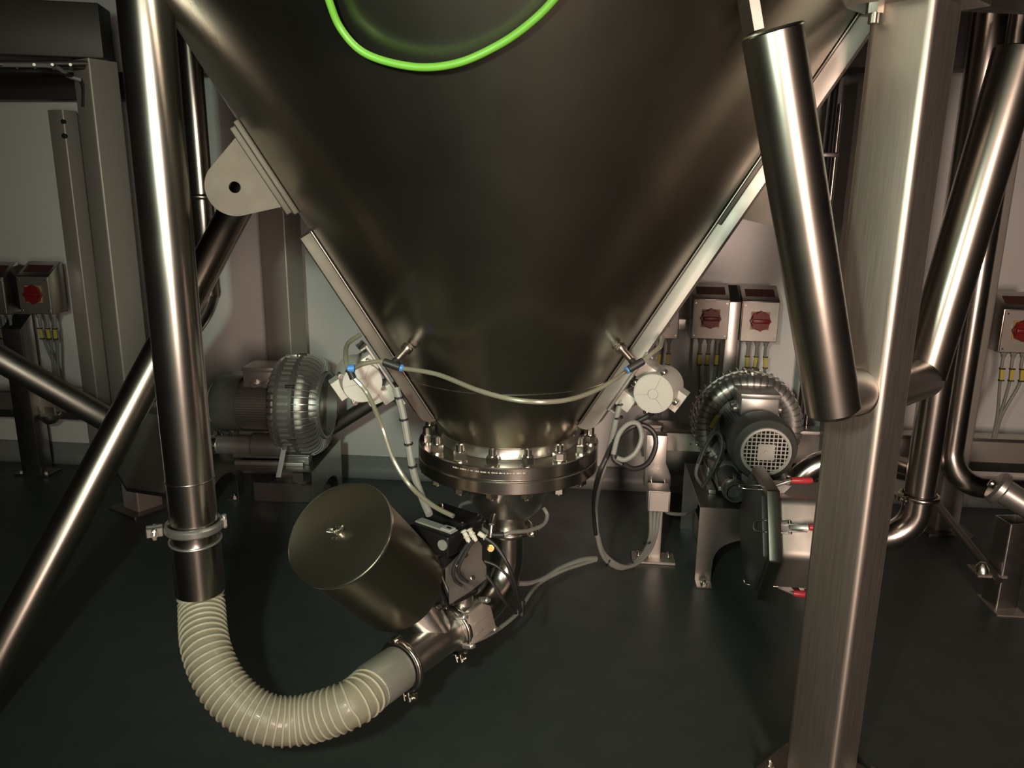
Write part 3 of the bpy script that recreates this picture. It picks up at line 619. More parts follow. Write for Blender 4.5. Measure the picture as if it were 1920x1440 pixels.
q = V((PC[0], PC[1], 0)) + n1 * 0.092 - n1.cross(V((0, 0, 1))) * -0.045
m = MB(); m.cyl(q + V((0, 0, 1.915)), q + V((0, 0, 1.955)), 0.011, n=14); m.cyl(q + V((0, 0, 1.934)), q + V((0, 0, 1.955)), 0.018, n=6); m.build('head_bolt', M['bolt'], leg)
BR = 0.0560
bA = at(1557, 738, d=1.63); bB = at(1448, 60, d=1.43); ax = (bB - bA).normalized()
m = MB(); L = (bB - bA).length; m.lathe([(0, -0.045), (BR - 0.008, -0.045), (BR, -0.036), (BR, L), (BR - 0.003, L + 0.003), (0, L + 0.003)], bA, ax, 56); bt = m.build('brace_tube', M['tube'], leg)
m = MB(); m.tube([bB + (perp(ax)[0] * math.cos(t) + perp(ax)[1] * math.sin(t)) * (BR - 0.001) for t in [2 * math.pi * i / 40 for i in range(40)]], 0.0035, 6, closed=True); m.build('weld_bead', M['bolt'], bt)
pc_ = at(1411, 50, d=1.42); m = MB(); m.box(pc_ + ax * 0.16, (0.018, 0.07, 0.34), unit(CR - ax * CR.dot(ax)), unit(ax.cross(CR)), ax); m.build('gusset_plate', M['dull'], leg)
st = V((PC[0], PC[1], bA.z + 0.0)); zS = at(1625, 725, d=1.86).z
sa = V((PC[0], PC[1], zS)) + n1 * (PS / 2 - 0.004); sb = bA + V((0, 0, 0.0))
m = MB(); m.cyl(sa, sb, 0.056, n=40); stb = m.build('stub', M['tube'], leg)
m = MB(); m.tube([sa + (perp(n1)[0] * math.cos(t) + perp(n1)[1] * math.sin(t)) * 0.0565 + n1 * 0.006 for t in [2 * math.pi * i / 40 for i in range(40)]], 0.004, 6, closed=True); m.build('weld_bead', M['bolt'], stb)
BR = 0.0625
cA = at(1733, 690, d=2.17); cB = at(1912, 95, y=cA.y + 0.03); ax = (cB - cA).normalized(); L = (cB - cA).length
m = MB(); m.lathe([(0, -0.02), (BR, -0.02), (BR, L), (BR - 0.003, L + 0.003), (0, L + 0.003)], cA, ax, 56); m.build('brace_tube', M['tube'], leg)
sa2 = V((PC[0], PC[1], cA.z)) - n1 * (PS / 2 - 0.004); m = MB(); m.cyl(sa2, cA - V((0, 0, 0.03)), 0.056, n=40); m.build('stub', M['tube'], leg)
# ------------------------------------------------------------------ frame posts, beams
def post(c, s, z1, rot, label, sy=None, group='frame posts at the back', mt='frame', foot=True):
    o = thing('frame_post', label, 'post', (c[0], c[1], 0), group)
    m = MB(); hollow(m, c, s, 0.010, z1, rot, 0.010, sy=sy); m.build('upright', M[mt], o)
    if foot:
        m = MB(); m.prism([rsq(s + 0.10, 0.01)], V((c[0], c[1], 0)), (math.cos(rot), math.sin(rot), 0), (-math.sin(rot), math.cos(rot), 0), 0.010); m.build('foot_plate', M['dull'], o)
    return o
pL = at(198, 300, y=3.42); post((pL.x, pL.y), 0.135, 2.10, math.radians(-28), 'square steel frame post behind the tall left pipe')
pM = at(530, 500, y=3.83); post((pM.x, pM.y), 0.15, 2.10, math.radians(-12), 'square steel frame post by the wall above the left blower')
pR = at(1640, 300, y=3.72); post((pR.x, pR.y), 0.16, 2.06, math.radians(8), 'grey frame post by the wall, half hidden behind the front right leg')
pJ = at(128, 300, y=3.86); jo = post((pJ.x, pJ.y), 0.105, at(118, 205, y=3.80).z, math.radians(-14), 'slim steel upright with two bolt holes at the far left wall', sy=0.09)
for k, (py_, r) in enumerate(((228, 0.011), (255, 0.013))):
    q = at(118 + k * 2, py_, y=3.803); m = MB(); m.cyl(q + V((0, 0.012, 0)), q - V((0, 0.004, 0)), r, n=16, bev=0.002); m.build('hole_shade_plug', M['rubber'], jo)  # solid black plugs standing in for the shade inside holes
def beam(name, a, b, w_, h, label, mt='beam', group='overhead beams'):
    a = V(a); b = V(b); X = (b - a).normalized(); Y = V((0, 0, 1)).cross(X).normalized()
    m = MB(); m.box((a + b) / 2, ((b - a).length, w_, h), X, Y); return tag(m.build(name, M[mt], bev=0.006), label, 'beam', group)
def edge(px0, py0, px1, py1, z, h): return at(px0, py0, z=z) + V((0, 0, h / 2)), at(px1, py1, z=z) + V((0, 0, h / 2))
a, b = V((pL.x + 0.07, 3.42, 2.21)), V((-5.2, 2.55, 2.21)); beam('overhead_beam', a, b, 0.16, 0.22, 'dark overhead beam running to the left from the post top')
beam('overhead_beam', (-5.3, 3.93, 2.06), (pJ.x + 0.35, 3.93, 2.06), 0.10, 0.13, 'lower dark overhead beam along the wall at the far left')
beam('overhead_beam', (pL.x + 0.1, 3.62, 2.20), (5.2, 3.72, 2.20), 0.14, 0.22, 'long dark overhead beam along the back posts')
beam('overhead_beam', (PC[0] + 0.05, PC[1] + 0.05, 2.071), (4.9, 3.0, 2.09), 0.12, 0.2, 'dark overhead beam leading right from the front leg')
beam('overhead_beam', (PC[0] - 0.0, PC[1] + 0.02, 2.056), (HX + 0.97 * 0.9, HY - 0.30, 2.08), 0.10, 0.17, 'short beam joining the front leg to the hopper')
beam('overhead_beam', (-5.2, 1.9, 2.72), (pL.x - 0.1, 2.6, 2.72), 0.3, 0.12, 'dark deck joist high in the top left corner')
tr = thing('cable_ladder', 'dark cable ladder with grey cables under the overhead beam at top left', 'cable ladder', at(60, 130, y=3.2))
lz = at(60, 122, y=3.25).z
for k in (0, 1): m = MB(); a = at(172, 118 + 8 * k, y=3.35); b = at(-60, 120 + 8 * k, y=3.05 + 0.25 * k); m.cyl(a, b, 0.010, n=10); m.build('side_rail', M['dull'], tr)
for i in range(4):
    x = 30 + 34 * i; m = MB(); m.cyl(at(x, 121, y=3.15), at(x + 3, 131, y=3.38), 0.006, n=8); m.build('rung', M['dull'], tr)
cable('overhead_cable', [at(-60, 121, y=3.1), at(40, 122, y=3.15), at(90, 123, y=3.2), at(110, 128, y=3.25), at(128, 142, y=3.3), at(152, 150, y=3.33)], 0.009, 'grey', 'grey cable on the ladder under the top left beam', 'cable')
cable('overhead_cable', [at(-60, 134, y=3.1), at(60, 133, y=3.16), at(105, 135, y=3.25), at(140, 146, y=3.32), at(155, 160, y=3.35), at(156, 200, y=3.36)], 0.008, 'rubber', 'black cable dipping off the ladder beside the left post', 'cable')
def tubebrace(a, b, r, label, mt='tube', group='round brace tubes', nm='brace_tube'):
    m = MB(); m.cyl(a, b, r, n=40); return tag(m.build(nm, M[mt]), label, 'brace', group)
a = at(0, 1228, d=2.25); b = at(455, 368, d=2.62); dr = (a - b).normalized(); a2 = a + dr * ((a.z - 0.05) / -dr.z)
tubebrace(a2, b + dr * -0.03, 0.053, 'long polished brace tube slanting up from the bottom left corner')
a = at(-40, 650, d=3.05); b = at(210, 792, d=3.34); a = a + (a - b) * 2.2; tubebrace(a, b, 0.053, 'dark brace tube slanting down at the far left', 'dull')
a = at(600, 816, d=3.93); b = at(790, 698, d=3.80); tubebrace(a, b, 0.036, 'dark thin brace tube behind the left vibrator', 'dull')
# ------------------------------------------------------------------ secondary pipes
def pipe_run(name, pts, r, label, mt='pipe', rings=(), cat='pipe', group=None):
    o = thing(name, label, cat, pts[0], group); m = MB(); m.tube(pts, r, 32); m.build('tube', M[mt], o, ang=50)
    for (c, a, rr, h) in rings: m = MB(); m.lathe([(r - 0.002, -h), (rr, -h), (rr, h), (r - 0.002, h)], c, a, 36); m.build('ferrule', M[mt], o)
    return o
t0 = at(392, 535, y=2.86); tx, ty = t0.x, t0.y
bend = smooth([V((tx, ty, 2.6)), V((tx, ty, 2.0)), V((tx, ty, t0.z + 0.05)), V((tx, ty, t0.z - 0.02)), V((tx - 0.035, ty, t0.z - 0.10)), V((tx - 0.11, ty, t0.z - 0.20)), V((tx - 0.20, ty, t0.z - 0.31)), V((tx - 0.30, ty, t0.z - 0.43))], 6)
zc = at(372, 369, y=2.86).z
pipe_run('transfer_pipe', bend, 0.041, 'dark polished transfer pipe behind the left pipe, bent at its foot', rings=[(V((tx, ty, zc)), (0, 0, 1), 0.054, 0.010)])
ring_clamp('pipe_clamp', V((tx, ty, zc)), (0, 0, 1), 0.052, 'ring clamp on the dark pipe beside the left lug', CR - CF * 0.2, 0.02, mt='pipe', ear=0.8)
RX, RY = 1.215, 2.72
rz = at(1727, 930, y=RY).z
fe = V((RX - 0.15, RY, rz - 0.17))
arc = [V((RX, RY, 2.7)), V((RX, RY, rz + 0.2)), V((RX, RY, rz + 0.0))] + [V((RX - 0.13 + 0.13 * math.cos(a), RY, rz - 0.04 - 0.13 * math.sin(a))) for a in [math.pi / 2 * i / 12 for i in range(1, 13)]] + [V((RX - 0.20, RY, rz - 0.17))]
pipe_run('suction_pipe', arc, 0.052, 'polished suction pipe right of the leg, curving into the filter housing')
ring_clamp('pipe_clamp', V((RX, RY, rz)), (0, 0, 1), 0.058, 'thin ring clamp on the suction pipe beside the right leg', -CR - CF * 0.3, 0.018, mt='pipe', ear=1.0)
sx, sy = at(1806, 700, y=3.25).x, 3.25
sz = at(1770, 880, y=3.25).z
arc = [V((sx, sy, 2.7)), V((sx, sy, sz + 0.12))] + [V((sx + 0.14 - 0.14 * math.cos(a), sy - 0.10 * math.sin(a) * 0.3, sz + 0.08 - 0.14 * math.sin(a))) for a in [math.pi / 2 * i / 12 for i in range(0, 13)]] + [V((sx + 0.30, sy - 0.03, sz - 0.06))]
pipe_run('return_pipe', arc, 0.048, 'dark pipe at the far right bending to the right near the floor')
# ------------------------------------------------------------------ side channel blowers and their stands
def make_blower():
    o = thing('side_channel_blower', 'grey finned side channel blower lying sideways beside the left pipe', 'blower', (0, 0, -0.245), 'side channel blowers')
    X = V((1, 0, 0)); R = 0.228
    prof = [(0.05, -0.045), (0.150, -0.045), (0.152, -0.060)]
    prof += [(0.190 + 0.040 * math.cos(t), -0.062 + 0.042 * math.sin(t)) for t in [math.radians(180 + 90 * i / 8) for i in range(0, 9)]]
    prof += [(0.190 + 0.038 * math.cos(t), -0.062 + 0.042 * math.sin(t)) for t in [math.radians(270 + 80 * i / 7) for i in range(1, 8)]]
    prof += [(R, -0.045), (R, -0.004), (R + 0.008, -0.002), (R + 0.008, 0.014), (R, 0.016), (R - 0.02, 0.018), (R - 0.024, 0.045), (R - 0.036, 0.06), (0.180, 0.070), (0.165, 0.072), (0.158, 0.09), (0.158, 0.118), (0.146, 0.118), (0.146, 0.06), (0.06, 0.055), (0.05, 0.075), (0, 0.078)]
    m = MB(); m.lathe(prof, (0, 0, 0), X, 88); m.build('impeller_housing', M['cast'], o, ang=40)
    m = MB()
    def fin(poly, a, th):
        c, s = math.cos(a), math.sin(a); rd = V((0, c, s)); tn = V((0, -s, c))
        m.prism([poly], -tn * th / 2, rd, X, -th)
    for i in range(46):
        a = 2 * math.pi * i / 46
        fin([(0.160, 0.068), (R - 0.026, 0.018), (R + 0.012, 0.018), (R + 0.012, 0.058), (R - 0.004, 0.086), (0.205, 0.104), (0.162, 0.108)], a, 0.0042)
        fin([(R - 0.004, -0.05), (R + 0.006, -0.05), (R + 0.006, -0.006), (R - 0.004, -0.006)], a, 0.012)
        po = [(0.190 + 0.0465 * math.cos(t), -0.062 + 0.0480 * math.sin(t)) for t in [math.radians(190 + 150 * k / 8) for k in range(9)]]
        pi_ = [(0.190 + 0.034 * math.cos(t), -0.062 + 0.036 * math.sin(t)) for t in [math.radians(340 - 150 * k / 8) for k in range(9)]]
        fin(po + pi_, a, 0.0195)
    f = m.build('cooling_fins', M['castl'], o, merge=False); f['kind'] = 'stuff'  # brighter aluminium than the housing, painting lit edges over shaded gaps
    m = MB(); m.lathe([(0.112, -0.04), (0.112, -0.30)], (0, 0, 0), X, 48)
    for i in range(60):
        a = 2 * math.pi * i / 60; c, s = math.cos(a), math.sin(a)
        if s > 0.75: continue
        rd = V((0, c, s)); tn = V((0, -s, c)); m.box(V((-0.17, 0, 0)) + rd * 0.116, (0.24, 0.003, 0.012), X, tn, rd)
    m.build('motor_body', M['cast'], o)
    m = MB(); cw = 0.132
    m.lathe([(cw - 0.004, -0.285), (cw, -0.288), (cw + 0.001, -0.38), (cw - 0.008, -0.405), (cw - 0.03, -0.420), (0.098, -0.424), (0.094, -0.418), (0.094, -0.40)], (0, 0, 0), X, 56)
    cwl = m.build('fan_cowl', M['cowl'], o)
    m = MB(); m.lathe([(0.100, -0.422), (0.098, -0.429), (0.090, -0.431), (0.086, -0.427), (0.086, -0.419)], (0, 0, 0), X, 48)
    g = 0.0165
    for k in range(-5, 6):
        y = k * g + g / 2; h = math.sqrt(max(0, 0.089 ** 2 - y * y))
        if h > 0.01:
            m.box((-0.426, y, 0), (0.003, 0.0042, 2 * h)); m.box((-0.426, 0, y), (0.003, 2 * h, 0.0042))
    m.box((-0.427, 0, 0), (0.004, 0.066, 0.066)); m.cyl((-0.429, 0, 0), (-0.434, 0, 0), 0.009, n=14)
    m.build('fan_grille', M['vib'], cwl)
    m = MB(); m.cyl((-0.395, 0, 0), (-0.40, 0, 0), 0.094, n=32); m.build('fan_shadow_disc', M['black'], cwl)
    m = MB(); m.box((-0.17, 0, 0.135), (0.17, 0.155, 0.075)); tb = m.build('terminal_box', M['castl'], o, bev=0.006)
    m = MB(); m.box((-0.17, 0, 0.182), (0.178, 0.163, 0.022)); m.build('terminal_lid', M['castl'], tb, bev=0.005)
    for sy_ in (-1, 1):
        for k in (0, 1):
            m = MB(); q = V((-0.145 - 0.055 * k, 0.078 * sy_, 0.118)); m.cyl(q, q + V((0, 0.022 * sy_, -0.004)), 0.016, n=16, bev=0.003); m.cyl(q, q + V((0, 0.008 * sy_, 0)), 0.020, n=6); m.build('cable_gland', M['castl'], tb)
    for sy_ in (-1, 1):
        m = MB(); q = V((-0.05, 0.105 * sy_, -0.175)); m.cyl(q, q + V((-0.17, 0, 0)), 0.058, n=28, bev=0.01); m.build('silencer', M['cast'], o)
        m = MB(); m.lathe([(0.036, 0.12), (0.044, 0.12), (0.044, 0.36), (0.041, 0.385), (0.036, 0.385), (0.036, 0.12)], q, (-1, 0, 0), 28); m.lathe([(0.0, 0.34), (0.036, 0.34)], q, (-1, 0, 0), 20); po_ = m.build('port_pipe', M['castl'] if sy_ < 0 else M['cowl'], o)
        m = MB(); m.lathe([(0.044, 0.33), (0.049, 0.33), (0.049, 0.352), (0.044, 0.352)], q, (-1, 0, 0), 28); m.box(q + V((-0.34, 0, 0.056)), (0.018, 0.012, 0.018)); m.build('hose_clip', M['bolt'], po_)
    m = MB(); m.box((-0.12, 0, -0.212), (0.36, 0.30, 0.02)); m.box((-0.20, 0, -0.155), (0.20, 0.12, 0.07))
    for s in (-1, 1): m.box((0.0, 0.13 * s, -0.225), (0.12, 0.06, 0.040))
    m.build('base', M['cast'], o, bev=0.004)
    for s in (-1, 1): m = MB(); m.box((-0.12, 0.17 * s, -0.236), (0.32, 0.03, 0.018)); m.build('foot_rail', M['castl'], o, bev=0.003)
    m = MB(); m.cyl((-0.01, 0, R + 0.002), (-0.01, 0, R + 0.014), 0.012, n=12); m.box((-0.045, 0, R + 0.004), (0.05, 0.016, 0.022)); m.build('lifting_eye', M['castl'], o, bev=0.002)
    for k in range(6):
        a = math.radians(25 + 60 * k); q = V((0.012, (R + 0.008) * math.cos(a), (R + 0.008) * math.sin(a))); m = MB(); m.cyl(q - V((0.03, 0, 0)), q + V((0.012, 0, 0)), 0.008, n=10, bev=0.002); m.build('housing_bolt', M['bolt'], o)
    return o
def make_stand(h=0.33):
    o = thing('blower_stand', 'bent steel stand under the left blower', 'stand', (0, 0, 0), 'bent steel blower stands')
    x0, x1, y0, y1 = -0.43, 0.10, -0.24, 0.24
    m = MB(); m.box(((x0 + x1) / 2, 0, h - 0.003), (x1 - x0, y1 - y0, 0.006)); m.build('top_plate', M['dull'], o, bev=0.002, seg=1)
    W_ = y1 - y0
    def sidep(x, nm='side_plate'):
        a = 0.065; arch = [(y0, 0.0), (y0 + a, 0.0)] + [(y0 + a + (W_ - 2 * a) / 2 * (1 - math.cos(t)), 0.05 + (h * 0.46) * math.sin(t) ** 0.6) for t in [math.pi * i / 18 for i in range(0, 19)]] + [(y1 - a, 0.0), (y1, 0.0), (y1, h), (y0, h)]
        m = MB(); m.prism([arch], (x, 0, 0), (0, 1, 0), (0, 0, 1), 0.005); s = m.build(nm, M['steel'], o)
        for yy in (y0 + a / 2, y1 - a / 2):
            m = MB(); m.box((x + (-0.03 if x < -0.2 else 0.035), yy, 0.004), (0.06, a, 0.006)); m.build('foot_flange', M['steel'], s, bev=0.001, seg=1)
            m = MB(); q = V((x + (-0.032 if x < -0.2 else 0.037), yy, 0.007)); m.cyl(q, q + V((0, 0, 0.008)), 0.014, n=6); m.lathe([(0.008, 0.008), (0.008, 0.016), (0.004, 0.021), (0, 0.022)], q, (0, 0, 1), 12); m.build('anchor_bolt', M['bolt'], s)
    sidep(x0); sidep(x1 - 0.005)
    m = MB(); m.box((x1 - 0.1, -0.1, h - 0.05), (0.05, 0.09, 0.085)); m.box((x0 + 0.1, 0.1, h - 0.05), (0.05, 0.09, 0.085)); m.build('inner_gusset', M['dull'], o)
    m = MB(); m.box(((x0 + x1) / 2 + 0.02, y1 - 0.06, h * 0.16), (0.40, 0.005, 0.10)); m.build('back_rail', M['dull'], o)
    return o
BL0 = make_blower(); ST0 = make_stand()
cL = at(570, 756, y=3.40); cRr = at(1397, 792, y=3.40)
MLt = Matrix.Translation(V((cL.x, cL.y, 0.575))) @ Matrix.Rotation(math.radians(3), 4, 'Z')
MRt = Matrix.Translation(V((cRr.x, cRr.y, 0.575))) @ Matrix.Rotation(math.radians(90), 4, 'Z')
dup(BL0, MRt, 'grey blower facing the camera with a round fan grille, below the switch boxes', 'side channel blowers')
dup(ST0, Matrix.Translation(V((cRr.x, cRr.y, 0))) @ Matrix.Rotation(math.radians(90), 4, 'Z'), 'bent steel stand with an arched cut-out under the right blower')
place(BL0, MLt); place(ST0, Matrix.Translation(V((cL.x, cL.y, 0))) @ Matrix.Rotation(math.radians(3), 4, 'Z'))
q = at(520, 852, y=3.12)
m = MB(); a = at(533, 838, y=3.16); b = at(522, 895, y=3.10); m.box((a + b) / 2, (0.022, 0.004, (a - b).length), unit(CR), unit((a - b).cross(CR)), unit(a - b)); m.cyl(a + V((0, 0, 0.006)), a - V((0, 0, 0.01)), 0.014, n=4); tag(m.build('earth_strap', M['castl']), 'flat metal strap hanging over the front edge of the left blower stand', 'strap')
# ------------------------------------------------------------------ hexagonal air filters with toggle clamps
def make_filter():
    o = thing('air_filter', 'hexagonal steel air filter with red toggle clamps beside the right leg', 'filter', (0, 0, -0.2), 'hexagonal air filters')
    hexr = lambda r: [(r * math.cos(math.radians(60 * k)), r * math.sin(math.radians(60 * k))) for k in range(6)]
    m = MB(); m.prism([hexr(0.245)], (-0.045, 0, 0), (0, 1, 0), (0, 0, 1), 0.045); m.build('lid_plate', M['dull'], o, bev=0.005)
    m = MB(); m.prism([hexr(0.215)], (-0.060, 0, 0), (0, 1, 0), (0, 0, 1), 0.018); m.build('lid_step', M['cowl'], o, bev=0.006)
    m = MB(); m.prism([hexr(0.200)], (0, 0, 0), (0, 1, 0), (0, 0, 1), 0.27); m.build('housing', M['plate'], o, bev=0.022, seg=4)
    m = MB(); m.lathe([(0.10, 0.26), (0.10, 0.29), (0.052, 0.33), (0.052, 0.36)], (0, 0, 0), (1, 0, 0), 32); m.build('outlet_cone', M['steel'], o)
    def clamp(c, n, flip=1):
        n = unit(n); X = V((1, 0, 0)); t = X.cross(n)
        c = V(c); hgt = n * 0.012
        m = MB(); m.box(c + X * 0.075 + n * 0.004, (0.075, 0.035, 0.006), X, t, n)
        m.prism([[(0.06, 0.0), (0.13, 0.0), (0.155, 0.030), (0.125, 0.034), (0.095, 0.018), (0.06, 0.018)]], c + t * 0.012, X, n, 0.004); m.prism([[(0.06, 0.0), (0.13, 0.0), (0.155, 0.030), (0.125, 0.034), (0.095, 0.018), (0.06, 0.018)]], c - t * 0.012, X, n, 0.004)
        cl = m.build('toggle_clamp', M['castl'], o, bev=0.001, seg=1)
        m = MB(); m.tube(smooth([c + X * 0.10 + t * 0.020 + hgt, c + X * 0.02 + t * 0.020 + hgt, c - X * 0.018 + t * 0.016 + hgt, c - X * 0.024 + hgt, c - X * 0.018 - t * 0.016 + hgt, c + X * 0.02 - t * 0.020 + hgt, c + X * 0.10 - t * 0.020 + hgt], 5), 0.0032, 8); m.build('wire_loop', M['bolt'], cl)
        for s in (-1, 1): m = MB(); q = c + X * 0.10 + hgt + t * 0.018 * s; m.cyl(q - t * 0.006, q + t * 0.006, 0.007, n=12); m.build('pivot', M['bolt'], cl)
        m = MB(); p0 = c + X * 0.10 + n * 0.022; p1 = c + X * 0.155 + n * 0.045; m.box((p0 + p1) / 2, ((p1 - p0).length, 0.018, 0.010), unit(p1 - p0), t, unit(p1 - p0).cross(t)); m.build('lever', M['castl'], cl, bev=0.002)
        m = MB(); p2 = p1 + unit(X * 0.96 + n * 0.05) * 0.075; m.lathe([(0, -0.004), (0.011, 0), (0.0125, 0.01), (0.0125, 0.062), (0.008, 0.074), (0, 0.076)], p1, p2 - p1, 18); m.build('red_grip', M['redgrip'], cl)
    d = 0.200 * math.cos(math.radians(30))
    clamp((-0.095, -0.03, d), (0, 0, 1)); clamp((-0.065, -d * math.cos(math.radians(30)) - 0.0, d * 0.5), (0, -math.cos(math.radians(30)), 0.5)); clamp((-0.05, -0.045, -d), (0, 0, -1))
    return o
F0 = make_filter(); fc = at(1447, 992, d=2.78); FM = Matrix.Translation(V((fc.x, RY, rz - 0.17)))
fl_ = at(268, 848, y=3.1)
dup(F0, Matrix.Translation(fl_ + V((0, 0.06, 0))) @ Matrix.Rotation(math.radians(78), 4, 'Z'), 'dim hexagonal air filter behind the left brace tube', 'hexagonal air filters', ('toggle_clamp',))
place(F0, FM)
m = MB(); m.tube(smooth([at(1495, 900, y=3.2), at(1512, 884, y=3.2), at(1540, 868, y=3.2), at(1580, 862, y=3.2), at(1640, 868, y=3.22), at(1700, 880, y=3.3), at(1735, 890, y=3.45)], 6), 0.05, 28); tag(m.build('elbow_duct', M['pipe']), 'short brushed duct elbow behind the topmost red clamp', 'pipe')
# ------------------------------------------------------------------ isolator switch boxes
def make_box():
    o = thing('switch_box', 'x', 'switch box', (0, 0, 0), 'isolator switch boxes')
    w_, h, d, sl = 0.178, 0.198, 0.12, 0.066
    prof = [(0, 0), (0, h), (d * 0.85, h + sl), (d, h + sl), (d, 0)]
    m = MB(); m.prism([prof], (-w_ / 2, 0, 0), (0, 1, 0), (0, 0, 1), w_); m.build('enclosure', M['steel'], o, bev=0.003)
    m = MB(); m.box((0, -0.003, h / 2), (w_ - 0.006, 0.006, h - 0.006)); cv = m.build('front_cover', M['plate'], o, bev=0.0015, seg=1)
    m = MB(); a = V((0, 0, h)); b = V((0, d * 0.85, h + sl)); ts = (b - a).normalized(); m.box(a.lerp(b, 0.52) + V((0, -ts.z, ts.y)) * 0.0012, (0.140, 0.055, 0.0016), (1, 0, 0), ts); m.build('red_label', M['redlab'], o)
    for sx in (-1, 1):
        for sz in (-1, 1):
            m = MB(); q = V((0.074 * sx, -0.006, h / 2 + 0.080 * sz)); m.cyl(q, q - V((0, 0.003, 0)), 0.0045, n=10); m.build('cover_screw', M['bolt'], cv)
    m = MB(); m.box((0, -0.008, h * 0.53), (0.088, 0.004, 0.088)); m.build('yellow_plate', M['yellow'], o, bev=0.001, seg=1)
    m = MB(); m.lathe([(0.046, 0), (0.046, 0.010), (0.042, 0.016), (0.0, 0.016)], (0, -0.009, h * 0.53), (0, -1, 0), 32)
    for k in range(8):
        a = math.radians(45 * k); m.cyl((0.040 * math.cos(a), -0.009, h * 0.53 + 0.040 * math.sin(a)), (0.040 * math.cos(a), -0.026, h * 0.53 + 0.040 * math.sin(a)), 0.010, n=10)
    kn = m.build('rotary_knob', M['red'], o)
    m = MB(); m.box((0, -0.031, h * 0.53), (0.078, 0.014, 0.020)); m.build('grip_bar', M['red'], kn, bev=0.004)
    for k in (-1, 0, 1):
        m = MB(); q = V((0.042 * k + 0.01, 0.055, 0)); m.cyl(q, q - V((0, 0, 0.030)), 0.014, 0.011, n=12); m.cyl(q - V((0, 0, 0.006)), q - V((0, 0, 0.014)), 0.018, n=6); m.build('cable_gland', M['grey'], o)
    return o
B0 = make_box()
YB = 3.80
boxes = [  # px of the lower left front corner region: centre x, bottom y, label
    (1421, 641, 3.80, 'steel switch box with red knob, right of the pair above the right blower'),
    (1329, 636, 3.80, 'steel switch box with red knob, left of the pair above the right blower'),
    (1237, 635, 3.80, 'steel switch box half hidden behind the right hopper rib'),
    (70, 589, 3.72, 'dim steel switch box with a red knob on the far left stand, fully in view'),
    (-14, 589, 3.72, 'dim steel switch box cut by the left picture edge'),
    (1909, 662, 3.62, 'steel switch box with a red knob at the right picture edge'),
    (1806, 655, 3.62, 'steel switch box mostly hidden behind the suction pipe'),
]
bxs = []
for i, (px, py, yy, lab) in enumerate(boxes):
    p = at(px, py, y=yy); bxs.append(p)
    if i: dup(B0, Matrix.Translation(p), lab, 'isolator switch boxes')
place(B0, Matrix.Translation(bxs[0])); B0['label'] = boxes[0][3]
def tagset(p, n, i0, labels, seed, drop=0.32, hang=None):
    """cables leaving a box with yellow marker sleeves"""
    rg = random.Random(seed)
    for k in range(n):
        q = p + V((0.042 * (k - 1) + 0.01, 0.055, -0.028)); e = q + V((rg.uniform(-0.02, 0.02) - 0.03 * (k - 1), 0.02, -drop))
        if hang: e = V(hang) + V((0.012 * (k - 1), 0, 0))
        P = smooth([q, q + V((0, 0, -0.05)), q + V((rg.uniform(-.008, .008), 0.004, -0.13)), q.lerp(e, 0.7) + V((rg.uniform(-.01, .01), 0, 0)), e], 6)
        m = MB(); m.tube(P, 0.0075, 8); tag(m.build('switch_cable', M['grey']), ('left', 'middle', 'right')[k] + ' ' + labels[0], 'cable', labels[1])
        ms = thing('cable_marker', ('left', 'middle', 'right')[k] + ' ' + labels[2], 'cable marker', P[6], labels[3]); c = P[9]; d = (P[12] - P[7]).normalized()
        m = MB(); m.box(c - V((0, 0.010, 0)), (0.017, 0.008, 0.066), (1, 0, 0), d.cross(V((1, 0, 0))).normalized() * -1, d); m.build('sleeve', M['tagm'], ms, bev=0.002, seg=1)
        for s in (-1, 1): m = MB(); m.box(c - V((0, 0.008, 0)) + d * 0.028 * s, (0.023, 0.016, 0.006), (1, 0, 0), V((0, 1, 0)), V((0, 0, 1))); m.build('tie', M['rubber'], ms)
LB = ['the box right of the pair above the right blower', 'the box left of the pair above the right blower', 'the half hidden box beside the hopper rib', 'the far left box in full view', 'the far left box cut by the edge', 'the box at the right picture edge']
for i in (0, 1, 2, 3, 4, 5):
    tagset(bxs[i], 3, 0, ('grey cable hanging from ' + LB[i], 'cables under box %s' % 'abcdef'[i], 'yellow marker under ' + LB[i], 'markers under box %s' % 'abcdef'[i]), 20 + i, 0.40)
def stand_post(c, w_, d, z1, label, slope=True, foot=True):
    o = thing('switch_stand', label, 'stand', (c[0], c[1], 0), 'switch box stands')
    prof = [(-d / 2, 0.01), (-d / 2, z1 - 0.07), (d / 2, z1), (d / 2, 0.01)]
    m = MB(); m.prism([prof], (c[0] - w_ / 2, c[1], 0), (0, 1, 0), (0, 0, 1), w_); m.build('upright', M['steel'], o, bev=0.003)
    m = MB(); sl = unit((0, d, 0.07)); m.box(V((c[0], c[1], z1 - 0.035)) + V((0, -sl.z, sl.y)) * 0.0015, (w_ - 0.008, d * 1.05, 0.003), (1, 0, 0), sl); m.build('top_shade_sheet', M['dark'], o)  # thin black sheet on the closed sloped top, its darkness painted on
    if foot:
        m = MB(); m.box((c[0], c[1], 0.006), (0.20, 0.12, 0.012)); m.build('foot_plate', M['dull'], o, bev=0.002, seg=1)
        for s in (-1, 1): m = MB(); q = V((c[0] + 0.075 * s, c[1] - 0.03, 0.012)); m.cyl(q, q + V((0, 0, 0.012)), 0.013, n=6); m.lathe([(0.008, 0.012), (0.008, 0.022), (0.0, 0.026)], q, (0, 0, 1), 10); m.build('anchor_bolt', M['bolt'], o)
    return o
pS = at(1374, 600, y=3.82); stand_post((pS.x, 3.87), 0.062, 0.12, bxs[0].z + 0.262, 'slim steel stand between the two switch boxes')
